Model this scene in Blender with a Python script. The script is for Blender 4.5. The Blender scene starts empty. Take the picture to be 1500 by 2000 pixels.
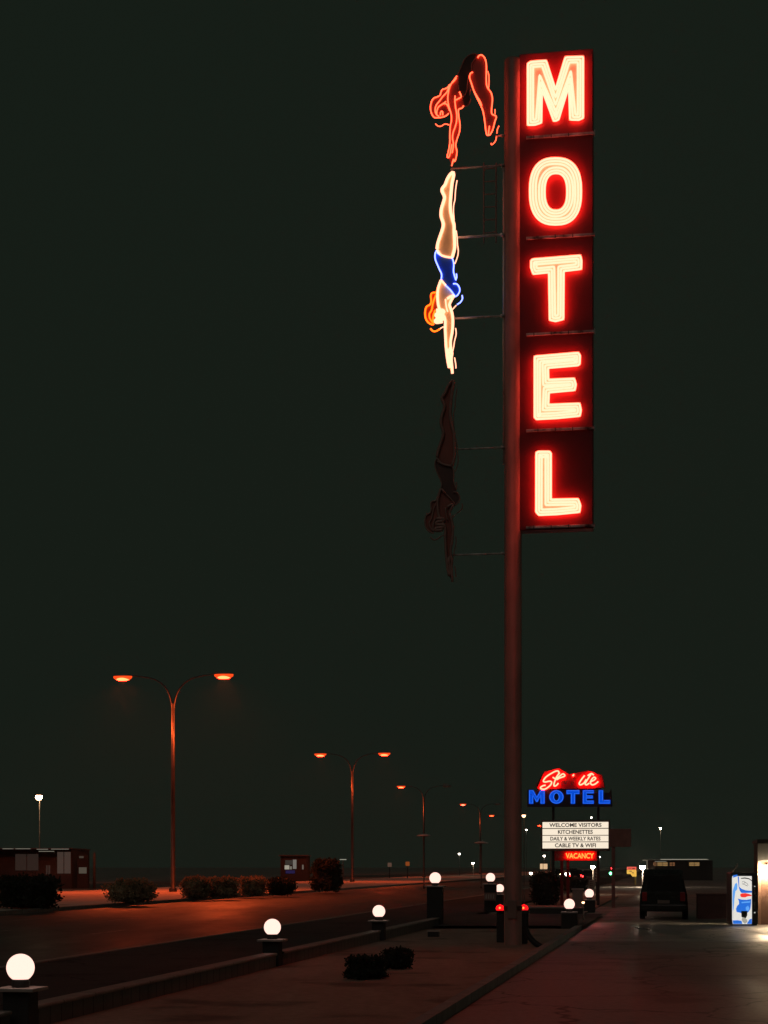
import bpy, bmesh, math, random
from mathutils import Vector, Matrix
random.seed(7)
SC = bpy.context.scene
COL = SC.collection
F = 3400.0; H = 2.0; HY = 1690.0; CX = 750.0
TA = 0.17                     # the street runs off at this slope; the sign stands square to it
A = math.atan(TA)
def W(px, py, Y):             # where a photo pixel falls at depth Y
    return Vector(((px-CX)/F*Y, Y, H-(py-HY)/F*Y))
def G(u, Y, z=0.0):           # street coordinates: u across, Y along
    return Vector((u+TA*Y, Y, z))
def GX(px, Y): return (px-CX)/F*Y

# ------------------------------------------------------------------ materials
MATS = {}
def nm(name):
    m = bpy.data.materials.new(name); m.use_nodes = True
    return m, m.node_tree, m.node_tree.nodes['Principled BSDF']
def paint(name, col, rough=0.5, metal=0.0, var=0.15, scale=3.0, bump=0.0, spec=0.5):
    if name in MATS: return MATS[name]
    m, nt, b = nm(name)
    tc = nt.nodes.new('ShaderNodeTexCoord')
    n = nt.nodes.new('ShaderNodeTexNoise'); n.inputs['Scale'].default_value = scale; n.inputs['Detail'].default_value = 6
    nt.links.new(tc.outputs['Object'], n.inputs['Vector'])
    r = nt.nodes.new('ShaderNodeValToRGB')
    lo = [c*(1-var*1.6) for c in col]; hi = [min(1, c*(1+var)) for c in col]
    r.color_ramp.elements[0].position = .3; r.color_ramp.elements[1].position = .7
    r.color_ramp.elements[0].color = (*lo, 1); r.color_ramp.elements[1].color = (*hi, 1)
    nt.links.new(n.outputs['Fac'], r.inputs['Fac']); nt.links.new(r.outputs['Color'], b.inputs['Base Color'])
    mr = nt.nodes.new('ShaderNodeMapRange'); mr.inputs['To Min'].default_value = max(0, rough-.12); mr.inputs['To Max'].default_value = min(1, rough+.12)
    nt.links.new(n.outputs['Fac'], mr.inputs['Value']); nt.links.new(mr.outputs['Result'], b.inputs['Roughness'])
    b.inputs['Metallic'].default_value = metal
    b.inputs['Specular IOR Level'].default_value = spec
    if bump:
        n2 = nt.nodes.new('ShaderNodeTexNoise'); n2.inputs['Scale'].default_value = scale*12; n2.inputs['Detail'].default_value = 5
        nt.links.new(tc.outputs['Object'], n2.inputs['Vector'])
        bp = nt.nodes.new('ShaderNodeBump'); bp.inputs['Strength'].default_value = bump; bp.inputs['Distance'].default_value = .02
        nt.links.new(n2.outputs['Fac'], bp.inputs['Height']); nt.links.new(bp.outputs['Normal'], b.inputs['Normal'])
    MATS[name] = m; return m
def glow(name, col, s=1.0):
    if name in MATS: return MATS[name]
    m, nt, b = nm(name)
    b.inputs['Base Color'].default_value = (.02, .02, .02, 1); b.inputs['Roughness'].default_value = .3
    b.inputs['Specular IOR Level'].default_value = 0.1
    mx = max(col)
    b.inputs['Emission Color'].default_value = (*[c/mx for c in col], 1); b.inputs['Emission Strength'].default_value = s*mx
    MATS[name] = m; return m
def asphalt(name, c0, c1, rough=.75, coarse=.25, spec=.35, sx=1.0, cracks=True):
    m, nt, b = nm(name)
    tc = nt.nodes.new('ShaderNodeTexCoord'); mp = nt.nodes.new('ShaderNodeMapping'); mp.inputs['Rotation'].default_value = (0, 0, A)
    mp.inputs['Scale'].default_value = (1.0*sx, .18*sx, 1)
    nt.links.new(tc.outputs['Object'], mp.inputs['Vector'])
    n = nt.nodes.new('ShaderNodeTexNoise'); n.inputs['Scale'].default_value = coarse; n.inputs['Detail'].default_value = 8; n.inputs['Roughness'].default_value = .6
    nt.links.new(mp.outputs['Vector'], n.inputs['Vector'])
    g = nt.nodes.new('ShaderNodeTexNoise'); g.inputs['Scale'].default_value = 9; g.inputs['Detail'].default_value = 8
    nt.links.new(tc.outputs['Object'], g.inputs['Vector'])
    mix = nt.nodes.new('ShaderNodeMix'); mix.data_type = 'FLOAT'; mix.inputs[0].default_value = .35
    nt.links.new(n.outputs['Fac'], mix.inputs[2]); nt.links.new(g.outputs['Fac'], mix.inputs[3])
    r = nt.nodes.new('ShaderNodeValToRGB'); r.color_ramp.elements[0].position = .36; r.color_ramp.elements[1].position = .66
    r.color_ramp.elements[0].color = (*c0, 1); r.color_ramp.elements[1].color = (*c1, 1)
    nt.links.new(mix.outputs[0], r.inputs['Fac']); nt.links.new(r.outputs['Color'], b.inputs['Base Color'])
    mr = nt.nodes.new('ShaderNodeMapRange'); mr.inputs['From Min'].default_value = .35; mr.inputs['From Max'].default_value = .65
    mr.inputs['To Min'].default_value = rough-.2; mr.inputs['To Max'].default_value = min(1, rough+.15)
    nt.links.new(n.outputs['Fac'], mr.inputs['Value']); nt.links.new(mr.outputs['Result'], b.inputs['Roughness'])
    b.inputs['Specular IOR Level'].default_value = spec
    w1 = nt.nodes.new('ShaderNodeTexNoise'); w1.inputs['Scale'].default_value = 1.3; w1.inputs['Detail'].default_value = 4; nt.links.new(tc.outputs['Object'], w1.inputs['Vector'])
    ad = nt.nodes.new('ShaderNodeVectorMath'); ad.operation = 'MULTIPLY_ADD'; ad.inputs[1].default_value = (1.1, 1.1, 0); nt.links.new(w1.outputs['Color'], ad.inputs[0]); nt.links.new(tc.outputs['Object'], ad.inputs[2])
    vo = nt.nodes.new('ShaderNodeTexVoronoi'); vo.feature = 'DISTANCE_TO_EDGE'; vo.inputs['Scale'].default_value = .32; nt.links.new(ad.outputs[0], vo.inputs['Vector'])
    cr = nt.nodes.new('ShaderNodeMapRange'); cr.inputs['From Min'].default_value = .004; cr.inputs['From Max'].default_value = .016; cr.inputs['To Min'].default_value = .3 if cracks else 1.0; nt.links.new(vo.outputs['Distance'], cr.inputs['Value'])
    st = nt.nodes.new('ShaderNodeTexNoise'); st.inputs['Scale'].default_value = .55; st.inputs['Detail'].default_value = 3; nt.links.new(tc.outputs['Object'], st.inputs['Vector'])
    sm = nt.nodes.new('ShaderNodeMapRange'); sm.inputs['From Min'].default_value = .56; sm.inputs['From Max'].default_value = .68; sm.inputs['To Min'].default_value = 1; sm.inputs['To Max'].default_value = .5; nt.links.new(st.outputs['Fac'], sm.inputs['Value'])
    mm = nt.nodes.new('ShaderNodeMath'); mm.operation = 'MULTIPLY'; nt.links.new(cr.outputs[0], mm.inputs[0]); nt.links.new(sm.outputs[0], mm.inputs[1])
    vm = nt.nodes.new('ShaderNodeVectorMath'); vm.operation = 'SCALE'; nt.links.new(r.outputs['Color'], vm.inputs[0]); nt.links.new(mm.outputs[0], vm.inputs['Scale']); nt.links.new(vm.outputs[0], b.inputs['Base Color'])
    bp = nt.nodes.new('ShaderNodeBump'); bp.inputs['Strength'].default_value = .35; bp.inputs['Distance'].default_value = .02
    nt.links.new(g.outputs['Fac'], bp.inputs['Height']); nt.links.new(bp.outputs['Normal'], b.inputs['Normal'])
    return m

# ------------------------------------------------------------------ mesh helpers
def link(name, bm, m, parent=None, smooth=False):
    bmesh.ops.recalc_face_normals(bm, faces=bm.faces)
    me = bpy.data.meshes.new(name); bm.to_mesh(me); bm.free()
    for mm in (m if isinstance(m, (list, tuple)) else [m]): me.materials.append(mm)
    if smooth:
        for p in me.polygons: p.use_smooth = True
    o = bpy.data.objects.new(name, me); COL.objects.link(o)
    if parent: o.parent = parent
    return o
def tag(o, label=None, cat=None, group=None, kind=None):
    if label: o['label'] = label
    if cat: o['category'] = cat
    if group: o['group'] = group
    if kind: o['kind'] = kind
    return o
def thing(name, label, cat, loc=(0, 0, 0), rz=0.0, group=None):
    o = bpy.data.objects.new(name, None); COL.objects.link(o); o.empty_display_size = .2
    o.location = loc; o.rotation_euler = (0, 0, rz)
    return tag(o, label, cat, group)
def copy_tree(o, parent=None):
    c = o.copy(); COL.objects.link(c); c.parent = parent
    for ch in [x for x in SC.objects if x.parent == o]: copy_tree(ch, c)
    return c
def B(): return bmesh.new()
def box(bm, x0, x1, y0, y1, z0, z1, bev=0.0, mi=0):
    g = bmesh.ops.create_cube(bm, size=1.0)
    vs = g['verts']
    for v in vs:
        v.co = Vector(((x0+x1)/2+v.co.x*(x1-x0), (y0+y1)/2+v.co.y*(y1-y0), (z0+z1)/2+v.co.z*(z1-z0)))
    fs = list({f for v in vs for f in v.link_faces})
    for f in fs: f.material_index = mi
    if bev > 0:
        es = list({e for v in vs for e in v.link_edges})
        bmesh.ops.bevel(bm, geom=es, offset=bev, segments=2, affect='EDGES', profile=.5)
def bx(*a, **k):
    bm = B(); box(bm, *a, **k); return bm
def lathe(bm, prof, n=24, c=(0, 0, 0), sx=1.0, sy=1.0):
    rings = []
    for r, z in prof:
        if r < 1e-5: rings.append([bm.verts.new((c[0], c[1], c[2]+z))])
        else: rings.append([bm.verts.new((c[0]+r*sx*math.cos(2*math.pi*i/n), c[1]+r*sy*math.sin(2*math.pi*i/n), c[2]+z)) for i in range(n)])
    for a, b in zip(rings, rings[1:]):
        for i in range(n):
            j = (i+1) % n
            if len(a) == 1 and len(b) == 1: continue
            if len(a) == 1: bm.faces.new((a[0], b[i], b[j]))
            elif len(b) == 1: bm.faces.new((a[i], a[j], b[0]))
            else: bm.faces.new((a[i], a[j], b[j], b[i]))
    for ring, rev in ((rings[0], True), (rings[-1], False)):
        if len(ring) > 1: bm.faces.new(ring[::-1] if rev else ring)
def smooth_path(pts, per=4):
    pts = [Vector(p) for p in pts]
    if len(pts) < 3: return pts
    out = []
    for i in range(len(pts)-1):
        p0 = pts[max(0, i-1)]; p1 = pts[i]; p2 = pts[i+1]; p3 = pts[min(len(pts)-1, i+2)]
        for k in range(per):
            t = k/per
            out.append(.5*((2*p1)+(p2-p0)*t+(2*p0-5*p1+4*p2-p3)*t*t+(3*p1-p0-3*p2+p3)*t**3))
    out.append(pts[-1]); return out
def tube(bm, pts, r, n=6, closed=False, smooth=0, r1=None):
    pts = smooth_path(pts, smooth) if smooth else [Vector(p) for p in pts]
    N = len(pts); rings = []
    for i, p in enumerate(pts):
        a = pts[(i-1) % N] if (closed or i > 0) else p
        b = pts[(i+1) % N] if (closed or i < N-1) else p
        t = (b-a)
        t = t.normalized() if t.length > 1e-9 else Vector((0, 0, 1))
        ref = Vector((0, 1, 0)) if abs(t.y) < .9 else Vector((1, 0, 0))
        s = t.cross(ref).normalized(); w = s.cross(t).normalized()
        rr = r if r1 is None else r+(r1-r)*i/max(1, N-1)
        rings.append([bm.verts.new(p+s*rr*math.cos(2*math.pi*k/n)+w*rr*math.sin(2*math.pi*k/n)) for k in range(n)])
    m = N if closed else N-1
    for i in range(m):
        a, b = rings[i], rings[(i+1) % N]
        for k in range(n):
            j = (k+1) % n
            bm.faces.new((a[k], a[j], b[j], b[k]))
    if not closed:
        bm.faces.new(rings[0][::-1]); bm.faces.new(rings[-1])
def prism(bm, pts, y0, y1):       # pts are (x, z); thickness along y
    a = [bm.verts.new((p[0], y0, p[1])) for p in pts]; b = [bm.verts.new((p[0], y1, p[1])) for p in pts]
    fs = [bm.faces.new(a), bm.faces.new(b[::-1])]
    n = len(pts)
    for i in range(n):
        j = (i+1) % n; bm.faces.new((a[i], b[i], b[j], a[j]))
    bm.normal_update(); bmesh.ops.triangulate(bm, faces=fs, ngon_method='EAR_CLIP')
def inset(poly, d):               # poly in (x, z), returns polygon moved inwards by d
    n = len(poly); area = sum(poly[i][0]*poly[(i+1) % n][1]-poly[(i+1) % n][0]*poly[i][1] for i in range(n))
    sg = 1 if area > 0 else -1; out = []
    for i in range(n):
        p0, p1, p2 = Vector(poly[i-1]), Vector(poly[i]), Vector(poly[(i+1) % n])
        e1 = (p1-p0).normalized(); e2 = (p2-p1).normalized()
        n1 = Vector((-e1.y, e1.x))*sg; n2 = Vector((-e2.y, e2.x))*sg
        m = n1+n2; k = m.length
        m = m/k if k > 1e-6 else n1
        c = max(.35, m.dot(n1)); out.append(tuple(p1+m*(d/c)))
    return out
def text_bm(s, w, h, depth, y=0.0, bold=0.0):     # centred text of size w x h in the xz plane, facing -y
    cu = bpy.data.curves.new('t', 'FONT'); cu.body = s; cu.align_x = 'LEFT'; cu.size = 1; cu.offset = bold; cu.resolution_u = 3
    o = bpy.data.objects.new('t', cu); COL.objects.link(o)
    dg = bpy.context.evaluated_depsgraph_get(); me = bpy.data.meshes.new_from_object(o.evaluated_get(dg))
    bpy.data.objects.remove(o); bpy.data.curves.remove(cu)
    bm = B(); bm.from_mesh(me); bpy.data.meshes.remove(me)
    xs = [v.co.x for v in bm.verts]; ys = [v.co.y for v in bm.verts]
    x0, x1, y0, y1 = min(xs), max(xs), min(ys), max(ys)
    for v in bm.verts:
        v.co = Vector(((v.co.x-(x0+x1)/2)/(x1-x0)*w, y, (v.co.y-(y0+y1)/2)/(y1-y0)*h))
    g = bmesh.ops.extrude_face_region(bm, geom=list(bm.faces))
    for v in [e for e in g['geom'] if isinstance(e, bmesh.types.BMVert)]: v.co.y -= depth
    return bm

# ------------------------------------------------------------------ world, camera
w = bpy.data.worlds.new("World"); SC.world = w; w.use_nodes = True
nt = w.node_tree; bg = nt.nodes['Background']
tc = nt.nodes.new('ShaderNodeTexCoord'); sep = nt.nodes.new('ShaderNodeSeparateXYZ'); nt.links.new(tc.outputs['Generated'], sep.inputs[0])
rp = nt.nodes.new('ShaderNodeValToRGB'); rp.color_ramp.elements[0].color = (.0080, .0115, .0080, 1); rp.color_ramp.elements[1].color = (.0078, .0122, .0084, 1)
rp.color_ramp.elements[1].position = .5
nt.links.new(sep.outputs['Z'], rp.inputs['Fac']); nt.links.new(rp.outputs['Color'], bg.inputs['Color'])
bg.inputs['Strength'].default_value = 1.0
cam = bpy.data.cameras.new('camera'); co = bpy.data.objects.new('camera', cam); COL.objects.link(co); SC.camera = co
co.location = (0, 0, H); co.rotation_euler = (math.radians(90), 0, 0)
cam.sensor_fit = 'VERTICAL'; cam.sensor_height = 36; cam.sensor_width = 27; cam.lens = 36*F/2000; cam.shift_y = (HY-1000)/2000
cam.clip_start = .1; cam.clip_end = 3000
SC.view_settings.view_transform = 'Standard'; SC.view_settings.look = 'None'; SC.view_settings.exposure = 0; SC.view_settings.gamma = 1
cy = SC.cycles; cy.use_denoising = True; cy.max_bounces = 5; cy.diffuse_bounces = 2; cy.glossy_bounces = 2; cy.volume_bounces = 0; cy.transmission_bounces = 2
cy.sample_clamp_indirect = 4; cy.caustics_reflective = False; cy.caustics_refractive = False; cy.use_light_tree = True

sl = bpy.data.lights.new('fill_sun', 'SUN'); sl.energy = .10; sl.angle = math.radians(40); sl.color = (1, .8, .72)  # dim sun added as a fill to lift the blacks
so = bpy.data.objects.new('fill_sun', sl); COL.objects.link(so); so.rotation_euler = (math.radians(48), 0, math.radians(-18))
# ------------------------------------------------------------------ ground
def strip(name, u0, u1, Y0, Y1, z, m, kind='structure', thick=0.0, ny=1):
    bm = B(); vs = []
    for i in range(ny+1):
        Y = Y0+(Y1-Y0)*i/ny
        vs.append((bm.verts.new(G(u0, Y, z)), bm.verts.new(G(u1, Y, z))))
    for a, b in zip(vs, vs[1:]): bm.faces.new((a[0], a[1], b[1], b[0]))
    if thick:
        g = bmesh.ops.extrude_face_region(bm, geom=list(bm.faces))
        for v in [e for e in g['geom'] if isinstance(e, bmesh.types.BMVert)]: v.co.z -= thick
    o = link(name, bm, m)
    return tag(o, kind=kind)
M_lot = asphalt('asphalt_lot', (.15, .125, .115), (.33, .28, .26), rough=.62, spec=.5)
M_road = asphalt('asphalt_road', (.05, .046, .043), (.11, .1, .095), rough=.48, coarse=.2, spec=.6)
M_walk = asphalt('old_pavement', (.04, .04, .04), (.08, .077, .075), rough=.85)
M_conc = asphalt('concrete', (.24, .22, .2), (.42, .39, .36), rough=.45, coarse=.5, spec=.5)
M_gravel = asphalt('planter_gravel', (.26, .165, .13), (.5, .33, .26), rough=.9, coarse=.6, cracks=False)
M_median = asphalt('median_dirt', (.5, .44, .36), (.8, .7, .6), rough=.9, coarse=.5, cracks=False)
M_kerb = paint('kerb_concrete', (.28, .26, .24), .75, bump=.3, scale=2)
def add_joints(m, step, axis='Y'):
    nt = m.node_tree; b = nt.nodes['Principled BSDF']; src = b.inputs['Base Color'].links[0].from_socket
    tc = nt.nodes.new('ShaderNodeTexCoord'); sp = nt.nodes.new('ShaderNodeSeparateXYZ'); nt.links.new(tc.outputs['Object'], sp.inputs[0])
    mo = nt.nodes.new('ShaderNodeMath'); mo.operation = 'PINGPONG'; mo.inputs[1].default_value = step/2; nt.links.new(sp.outputs[axis], mo.inputs[0])
    mr = nt.nodes.new('ShaderNodeMapRange'); mr.inputs['From Min'].default_value = .008; mr.inputs['From Max'].default_value = .02; mr.inputs['To Min'].default_value = .3; nt.links.new(mo.outputs[0], mr.inputs['Value'])
    vm = nt.nodes.new('ShaderNodeVectorMath'); vm.operation = 'SCALE'; nt.links.new(src, vm.inputs[0]); nt.links.new(mr.outputs[0], vm.inputs['Scale']); nt.links.new(vm.outputs[0], b.inputs['Base Color'])
add_joints(M_kerb, 1.8)
M_line = paint('worn_line_paint', (.4, .38, .33), .7, var=.5, scale=4)
bm = B(); bmesh.ops.create_grid(bm, x_segments=2, y_segments=2, size=1500)
g0 = link('ground', bm, asphalt('desert_ground', (.2, .19, .17), (.38, .36, .32), rough=.95, cracks=False, spec=.1)); g0.location = (0, 0, -.012); tag(g0, kind='structure')
strip('parking_lot', -3.0, 60, -6, 300, 0.0, M_lot)
strip('road', -27.5, -13.45, -6, 900, 0.0, M_road)
strip('gutter', -13.45, -12.55, -6, 900, .004, M_conc)
strip('pavement', -12.4, -8.0, -6, 900, .10, M_walk)
strip('kerb', -12.55, -12.4, -6, 900, .125, M_kerb, thick=.13)
strip('median', -44.5, -27.5, 5, 900, .12, M_median, thick=.12)
strip('kerb', -27.49, -27.2, 5, 900, .16, M_kerb, thick=.16)
strip('road', -64, -44.5, 5, 900, .002, M_road)
for k in range(3):                       # the driveway and apron
    pass
strip('planter', -7.8, -3.2, 8, 53.5, .05, M_gravel, thick=.05)
strip('kerb', -3.2, -3.02, 8, 53.5, .15, M_kerb, thick=.15)
strip('planter', -7.8, -3.9, 71, 110, .05, M_gravel, thick=.05)
strip('driveway', -12.4, -3.0, 54.5, 68.0, .104, M_walk)
strip('concrete_apron', -3.0, 14, 45.5, 60.5, .006, M_conc)
bm = B()
for lane_u in (-17.1, -20.6, -24.1):
    for i in range(26):
        Y = 14+i*12.2
        vs = [bm.verts.new(G(lane_u+a, Y+b, .005)) for a, b in ((-.06, 0), (.06, 0), (.06, 3), (-.06, 3))]
        bm.faces.new(vs)
tag(link('lane_markings', bm, M_line), kind='structure')

# ------------------------------------------------------------------ low wall with cap (in two runs)
M_block = paint('painted_block', (.2, .18, .165), .8, bump=.4, scale=1.5)
M_cap = paint('rounded_wall_cap', (.36, .31, .28), .6, bump=.2, scale=3)
add_joints(M_cap, 1.2); add_joints(M_block, .4)
def low_wall(u, Y0, Y1, zt, label):
    p = G(u, Y0); L = (G(u, Y1)-G(u, Y0)).length
    t = thing('low_wall', label, 'wall', p, -A)
    link('wall_body', bx(-.1, .1, 0, L, 0, zt-.05), M_block, t)
    link('wall_cap', bx(-.135, .135, 0, L, zt-.05, zt, bev=.02), M_cap, t)
    return t
U0 = -7.85
ends = [(10, 20.15, 'near stub of low block wall leading to the biggest globe lamp'),
        (20.65, 33.4, 'low block wall between the biggest globe lamp and the second globe pillar'),
        (33.95, 44.95, 'low block wall between the second and third globe pillars beside the planter'),
        (45.45, 55.9, 'low block wall running from the third globe pillar to the tall globe pillar')]
for a, b, l in ends: low_wall(U0, a, b, .32, l)
t = thing('low_wall', 'low wall across the planter beyond the pylon, behind the red lamps', 'wall', G(-7.2, 70), -A)
link('wall_body', bx(0, 3.3, 0, .2, 0, .27), M_block, t); link('wall_cap', bx(-.03, 3.33, -.03, .23, .27, .33, bev=.015), M_cap, t)

# ------------------------------------------------------------------ globe lamps on pillars
M_globe = glow('lit_globe', (1.5, .93, .78), 1.0)
M_collar = paint('black_collar', (.02, .02, .02), .5)
M_pillar = paint('dark_pillar', (.05, .047, .045), .85, bump=.4, scale=3)
M_plate = paint('pillar_cap_slab', (.5, .44, .4), .6, scale=5)
def globe_pillar(px, py, Y, rg, zt, label, halfw=.16, platew=.25):
    X = GX(px, Y); z = H-(py-HY)/F*Y
    t = thing('globe_lamp', label, 'lamp', (X, Y, 0), -A, 'globe lamps on pillars along the motel frontage')
    base = z-rg*.86-.09
    link('pillar', bx(-halfw, halfw, -halfw, halfw, 0, base-.04, bev=.012), M_pillar, t)
    link('cap_slab', bx(-platew, platew, -platew, platew, base-.04, base, bev=.008), M_plate, t)
    bm = B(); lathe(bm, [(rg*.62, 0), (rg*.66, .03), (rg*.6, .09), (rg*.55, .1)], 20, (0, 0, base))
    link('collar', bm, M_collar, t, smooth=False)
    bm = B(); prof = [(0, rg)]+[(rg*math.sin(a), rg*math.cos(a)) for a in [math.radians(d) for d in range(10, 155, 8)]]+[(rg*.5, -rg*.87)]
    lathe(bm, prof[::-1], 32, (0, 0, z)); link('globe', bm, M_globe, t, smooth=True)
    return t
GL = [(40, 1890, 20.4, .163, 'largest and nearest glowing globe on a square pillar at the left edge of the photo'),
      (532, 1811, 33.7, .163, 'glowing globe on a wall pillar, second from the left in the row'),
      (740, 1780, 45.3, .163, 'glowing globe directly above the two dark clipped shrubs'),
      (850, 1715, 56.2, .185, 'glowing globe on the tall pillar at the far end of the low wall'),
      (958, 1714, 72.6, .19, 'glowing globe on a tall pillar just left of the pylon, the higher of two there'),
      (976, 1735, 77.0, .185, 'small glowing globe half hidden behind the pylon'),
      (1112, 1766, 53.7, .165, 'lowest glowing globe right of the pylon, at the end of the planter kerb'),
      (1151, 1745, 74.0, .19, 'smaller farther glowing globe beside the white sign boards')]
for i, (px, py, Y, r, l) in enumerate(GL):
    globe_pillar(px, py, Y, r, 0, l, halfw=.24 if i in (3, 4, 6, 7) else .16, platew=.31 if i in (3, 4) else .25)

# ------------------------------------------------------------------ pylon sign
P0 = Vector((GX(1001, 42.5), 42.5, 0))
E = Vector((math.cos(A), -math.sin(A), 0)); NN = Vector((-math.sin(A), -math.cos(A), 0))   # NN points to the camera side
def S(px, py, off=0.0, org=P0):     # photo point on the sign plane -> sign local (x, y, z)
    d = Vector(((px-CX)/F, 1, -(py-HY)/F)); o = Vector((0, 0, H))
    q = org+NN*off; tt = (q-o).dot(NN)/d.dot(NN); p = o+d*tt-org
    return Vector((p.dot(E), -off, p.z))
def S2(px, py, off=0.0, org=P0):
    v = S(px, py, off, org); return (v.x, v.z)
sign = thing('pylon_sign', 'tall pylon sign with five stacked red letters spelling MOTEL and neon divers', 'sign', P0, -A)
M_pole = paint('pylon_paint', (.33, .205, .17), .42, scale=1.2, bump=.08, var=.15)
M_face = paint('red_sign_face', (.21, .004, .010), .55, scale=1.2, var=.12)
M_lplate = paint('white_letter_backing', (.78, .72, .48), .4, scale=5, var=.05)
M_ntube = glow('red_neon_overexposed', (15, .96, .60))
M_dark = paint('dark_steel', (.08, .075, .07), .5, metal=.3)
M_alu = paint('bare_aluminium', (.75, .72, .68), .4, metal=.1, scale=6, var=.35)
M_ledge = paint('chipped_white_ledge', (.8, .78, .76), .45, metal=.0, scale=3.5, var=.62)
ztop = S(1002, 112).z
bm = B(); lathe(bm, [(.26, 0), (.26, .03), (.215, .04), (.215, ztop-.05), (.19, ztop)], 40, (0, .12, 0)); link('pole', bm, M_pole, sign, smooth=False)
for p in bpy.data.objects['pole'].data.polygons:
    if abs(p.normal.z) < .5: p.use_smooth = True
x0 = .217; x1 = S(1158, 560).x
cb = B(); tube(cb, [(-.225, .06, S(985, 905).z), (-.225, .06, S(985, 322).z)], .022, 8); tube(cb, [(-.225, .06, S(985, 322).z), (-.12, .1, S(985, 316).z)], .022, 8)
link('highlight_rod', cb, paint('pale_highlight', (.8, .78, .72), .3, metal=.3), sign, smooth=True)  # pale rod added as the highlight along the pole's left edge
for zz in (.9,):
    bm = B(); lathe(bm, [(.216, 0), (.232, .005), (.232, .10), (.216, .105)], 32, (0, .12, zz)); link('seam_band', bm, paint('rusty_band', (.22, .11, .07), .7, var=.5, scale=9), sign)
bm = B(); box(bm, -.11, .11, -.125, -.09, .7, 1.15, bev=.008); box(bm, -.02, .02, -.135, -.126, .9, .96); link('access_panel', bm, M_pole, sign)
# cabinet: five boxes between ledges
ly = [100, 266, 463, 651.5, 839.5, 1029]
for i in range(5):
    za = S(1090, ly[i]+(0 if i == 0 else 4)).z; zb = S(1090, ly[i+1]-4).z
    if i == 0: link('letter_cabinet', bx(x0-.05, x1, .0, .42, S(1090, 1034).z, za, bev=.012), M_face, sign)
    zc = S(1090, ly[i+1]).z
    lb = B(); box(lb, x0+.12, x1+.03, -.065, .002, zc-.03, zc+.03, bev=.006)
    box(lb, x1+.033, x1+.05, -.075, .05, zc-.05, zc+.06)
    for k in range(3):
        xx = x0+.3+k*.42+(i % 2)*.1; box(lb, xx, xx+.02, -.075, -.067, zc-.045, zc+.045, mi=1)
    link('ledge', lb, [M_ledge, M_dark], sign)
def z1(pts, ox, oy, s): return [(ox+x/s, oy+y/s) for x, y in pts]
Mp = z1([(360,228),(400,202),(570,188),(658,465),(750,155),(955,148),(955,800),(900,826),(795,822),(790,500),(700,818),(665,834),(630,836),(525,535),(525,850),(450,876),(360,878)], 960, 80, 5.263)
Tp = z1([(245,192),(260,178),(420,165),(575,152),(584,195),(582,255),(470,268),(468,575),(410,590),(365,580),(360,278),(262,288),(245,240)], 960, 450, 3.277)
Ep = z1([(268,800),(420,787),(560,775),(575,800),(572,860),(555,872),(370,888),(372,948),(535,940),(548,985),(540,1030),(375,1045),(372,1108),(570,1100),(580,1150),(572,1195),(420,1210),(285,1217),(268,1200)], 960, 450, 3.277)
Lp = z1([(279,1418),(300,1408),(375,1408),(388,1425),(388,1715),(560,1712),(577,1760),(570,1810),(420,1825),(300,1830),(278,1805)], 960, 450, 3.277)
def sup(cx, cy, rx, ry, n=40, e=2.5):
    o = []
    for i in range(n):
        a = 2*math.pi*i/n; c, s = math.cos(a), math.sin(a)
        o.append((cx+rx*math.copysign(abs(c)**(2/e), c), cy-ry*math.copysign(abs(s)**(2/e), s)))
    return o
TR = .0262
def letter(polys, label, ins=(.034, .098, .16)):
    pl = [[S2(x, y) for x, y in p] for p in polys]
    bm = B()
    if len(pl) == 1: prism(bm, pl[0], -.022, -.003)
    else:
        n = len(pl[0]); r = []
        for y in (-.022, -.003):
            r.append([[bm.verts.new((p[0], y, p[1])) for p in q] for q in pl])
        for i in range(n):
            j = (i+1) % n
            bm.faces.new((r[0][0][i], r[0][0][j], r[0][1][j], r[0][1][i])); bm.faces.new((r[1][0][i], r[1][1][i], r[1][1][j], r[1][0][j]))
            bm.faces.new((r[0][0][i], r[1][0][i], r[1][0][j], r[0][0][j])); bm.faces.new((r[0][1][i], r[0][1][j], r[1][1][j], r[1][1][i]))
    o = link('letter', bm, M_lplate, sign); o['label'] = label
    tb = B()
    for q in ins:
        if len(polys) == 1: loops = [inset([S2(x, y, .085) for x, y in polys[0]], q)]
        else:
            oo = [S2(x, y, .085) for x, y in polys[0]]; ii = [S2(x, y, .085) for x, y in polys[1]]
            loops = [inset(oo, q), inset(ii, -q)]
        for lp in loops:
            pts = [Vector((x, -.085, z)) for x, z in lp]
            n = len(pts)
            # round the corners of the tube
            rr = []
            for i in range(n):
                p, a, b = pts[i], pts[i-1], pts[(i+1) % n]
                da = min(.03, (a-p).length*.4); db = min(.03, (b-p).length*.4)
                rr += [p+(a-p).normalized()*da, p*.72+(p+(a-p).normalized()*da)*.14+(p+(b-p).normalized()*db)*.14, p+(b-p).normalized()*db]
            tube(tb, rr, TR, 6, closed=True)
    link('neon_tube', tb, M_ntube, o, smooth=True)
letter([Mp], 'glowing letter M at the top of the pylon')
letter([sup(960+658/5.263, 80+1547/5.263, 52.5, 67.5), sup(960+662/5.263, 80+1552/5.263, 19.5, 34)], 'glowing letter O below the M', ins=(.034, .1, .17))
letter([Tp], 'glowing letter T in the middle of the stack')
letter([Ep], 'glowing letter E below the T')
letter([Lp], 'glowing letter L at the bottom of the stack')

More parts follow.
